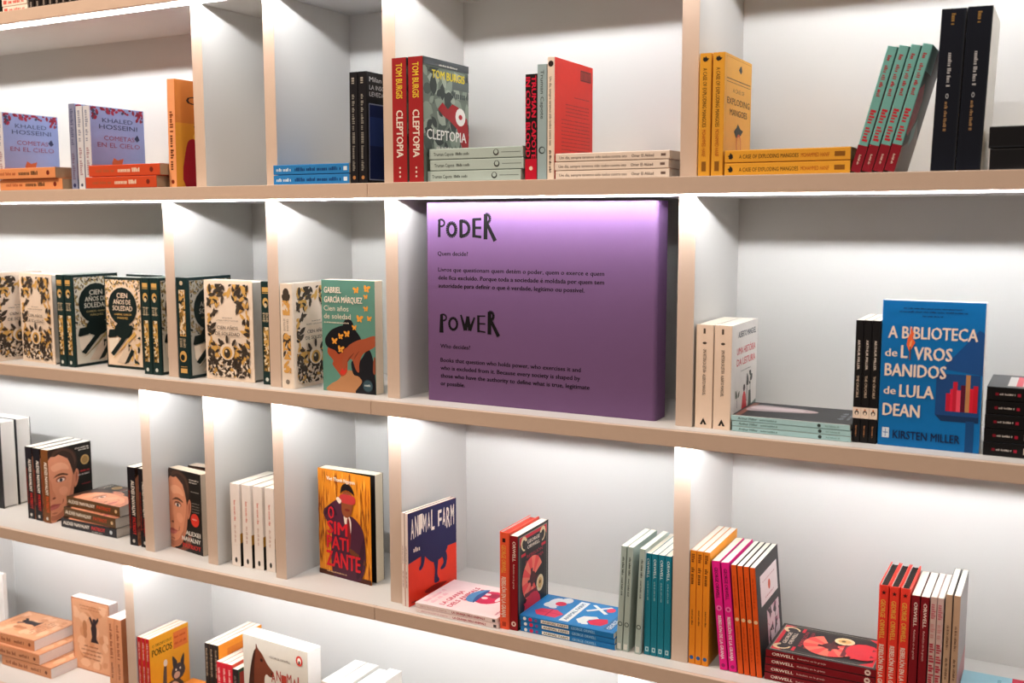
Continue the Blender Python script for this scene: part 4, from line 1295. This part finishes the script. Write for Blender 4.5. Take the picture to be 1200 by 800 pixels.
run('white_slim', 'spine', [(-.4640, .060), (-.4305, .062), (-.3975, .064), (-.3645, .066)], .06, S3,
    ['%s of the four slim white spines in their narrow compartment' % o for o in ('leftmost', 'second from left', 'third from left', 'rightmost')], 'slim white books')
book('orange_portrait', 'front', -.2500, .1180, S3, 'orange book facing out with a man in a purple jacket, cover slightly open')
book('memoir_badge', 'front', -.6700, .1320, S3, 'second memoir behind the one with the red badge, only its top showing')
run('navy_red', 'spine', [(.0345, .034), (.0445, .032)], .03, S3,
    ['thin dark-spined book hidden left of the navy and red pig cover', 'thin book with navy and red cover showing a dark pig'], 'thin books with the dark pig cover', yaw=-8)
pile('pink_thin', [(.0815, .017, 0), (.0790, .017, 0)], S3,
     ['lower of the two pale pink books lying beside the pig cover', 'upper pale pink book with crimson title and crimson pig'], 'pale pink books', gap=.0008)
book('orange_red_hard', 'spine', .2735, .0240, S3, 'orange-red hardcover standing between the pink and dark red books')
book('dark_red_wide', 'spine', .2960, .0270, S3, 'dark red spine with black and scarlet cover, between orange hardcover and blue pile', yaw=0)
pile('blue_thin', [(.3175, .031, 0), (.3165, .032, 0), (.3150, .031, 0)], S3,
     ['lowest of the three blue books lying in a pile', 'middle of the three blue books lying in a pile', 'topmost blue book with white and crimson shapes on its cover'], 'blue books in a pile', gap=.0007)
run('sage_slim', 'spine', [.5185, .5315, .5555], .036, S3,
    ['leftmost of the three pale grey-green spines', 'middle one of the three pale grey-green spines', 'rightmost pale grey-green spine, beside the teal ones'], 'pale grey-green books', lean=2.2)
run('teal_slim', 'spine', [.5715, .5845, .5975, .6105], .042, S3,
    ['%s of the four teal spines left of the upright' % o for o in ('leftmost', 'second from left', 'third from left', 'rightmost')], 'teal books')
run('orange_slim', 'spine', [.6575, .6700, .6825], .044, S3,
    ['leftmost of the three yellow-orange spines right of the upright', 'middle one of the three yellow-orange spines right of the upright', 'rightmost of the three yellow-orange spines, beside the pink ones'], 'yellow-orange books')
run('pink_slim', 'spine', [.7165, .7335], .044, S3,
    ['left one of the two magenta spines slanting left', 'right one of the two magenta spines slanting left'], 'magenta books', lean=-5.6)
run('orange_thin', 'spine', [.7505, .7617, .7729, .7841], .043, S3,
    ['leftmost of the four thin deep orange spines', 'second from left of the four thin deep orange spines', 'third from left of the four thin deep orange spines', 'rightmost thin deep orange spine, black cover with pale label showing'], 'thin deep orange books', lean=-5.2)
pile('dark_red_lying', [(.7975 + .0005 * i, .043, 0) for i in range(4)], S3,
     ['lowest of the four dark red books lying in a pile', 'second from bottom of the dark red pile', 'third from bottom of the dark red pile', 'topmost dark red book with black and scarlet cover'], 'dark red books in a pile', gap=.0006)
run('red_hard', 'spine', [.9835, 1.0003, 1.0171], .044, S3,
    ['leftmost of the three scarlet hardcovers with a black star', 'middle one of the three scarlet hardcovers with a black star', 'rightmost of the three scarlet hardcovers with a black star'], 'scarlet hardcovers')
run('dark_red', 'spine', [1.0345, 1.0490], .045, S3,
    ['left one of the two dark red spines standing by the scarlet hardcovers', 'right one of the two dark red spines standing by the scarlet hardcovers'], 'standing dark red books')
run('rose_slim', 'spine', [1.0640, 1.0745], .045, S3,
    ['left one of the two pinkish striped spines', 'right one of the two pinkish striped spines'], 'pinkish striped books')
run('kraft_slim', 'spine', [1.0865, 1.0985], .045, S3,
    ['left one of the two kraft-brown spines at the row\'s right end', 'kraft-brown spine with grey cover showing, last of the standing row'], 'kraft-brown books')
book('sky_lying', 'lying', 1.1115, .0120, S3, 'lower pale blue and red book lying in the bottom right corner', 'pale blue and red books lying at the right')
book('sky_lying', 'lying', 1.1105, .0050, S3 + .0200, 'upper pale blue and red book lying in the bottom right corner', 'pale blue and red books lying at the right')

# lowest row
book('white_plain', 'front', -1.6020, .1900, S4, 'white book standing at the left edge behind the parchment pile')
pile('parchment_lying', [(-1.3620, .080, 0), (-1.4070, .076, 1), (-1.4400, .084, 2)], S4,
     ['lowest of the three parchment-brown books lying in a pile', 'middle one of the three parchment-brown books lying in a pile', 'topmost parchment-brown book lying in the pile, small dark figure on it'], 'parchment-brown books in a pile')
book('parchment_front', 'front', -1.1690, .1660, S4, 'parchment-brown book facing out with a dark figure raising its arms', yaw=0)
run('parchment_spine', 'spine', [-.9560, -.9300], .106, S4,
    ['left one of the two parchment-brown spines behind the lowest upright', 'right one of the two parchment-brown spines, partly behind the lowest upright'], 'parchment-brown spines')
run('yellow_pig', 'spine', [-.7755, -.7612, -.7469], .044, S4,
    ['leftmost of the three red spines beside the yellow cover', 'middle one of the three red spines beside the yellow cover', 'red-spined book with yellow cover showing a grey pig'], 'red-spined yellow books')
book('orange_small', 'lying', -.7290, .0500, S4, 'lower orange book lying in front of the yellow pig cover', 'small orange books lying flat', yaw=0)
book('orange_small', 'lying', -.7290, .0550, S4 + .0286, 'upper orange book lying in front of the yellow pig cover', 'small orange books lying flat', yaw=0)
run('black_orange', 'spine', [-.5895, -.5742, -.5589], .086, S4,
    ['leftmost of the three black spines on the lowest row', 'middle one of the three black spines on the lowest row', 'black-spined book with orange cover behind the red spines'], 'black-spined orange books')
run('red_small', 'spine', [-.5435, -.5265, -.5095], .078, S4,
    ['leftmost of the three short red spines beside the black ones', 'middle one of the three short red spines beside the black ones', 'rightmost of the three short red spines'], 'short red books')
book('dark_small', 'spine', -.4920, .078, S4, 'short dark book between the red spines and the grey horse cover')
book('grey_horse', 'front', -.4600, .0830, S4, 'large grey book facing out with a brown horse and red title', yaw=-4)
run('white_top', 'spine', [-.2200, -.1850, -.1200], .075, S4,
    ['leftmost of the pale books at the bottom edge, only white tops showing', 'second of the pale books at the bottom edge, only white top showing', 'last pale book at the bottom edge, right of the green one'], 'pale books at the bottom edge')
book('white_top_green', 'spine', -.1500, .078, S4, 'green-covered book between pale ones at the bottom edge')
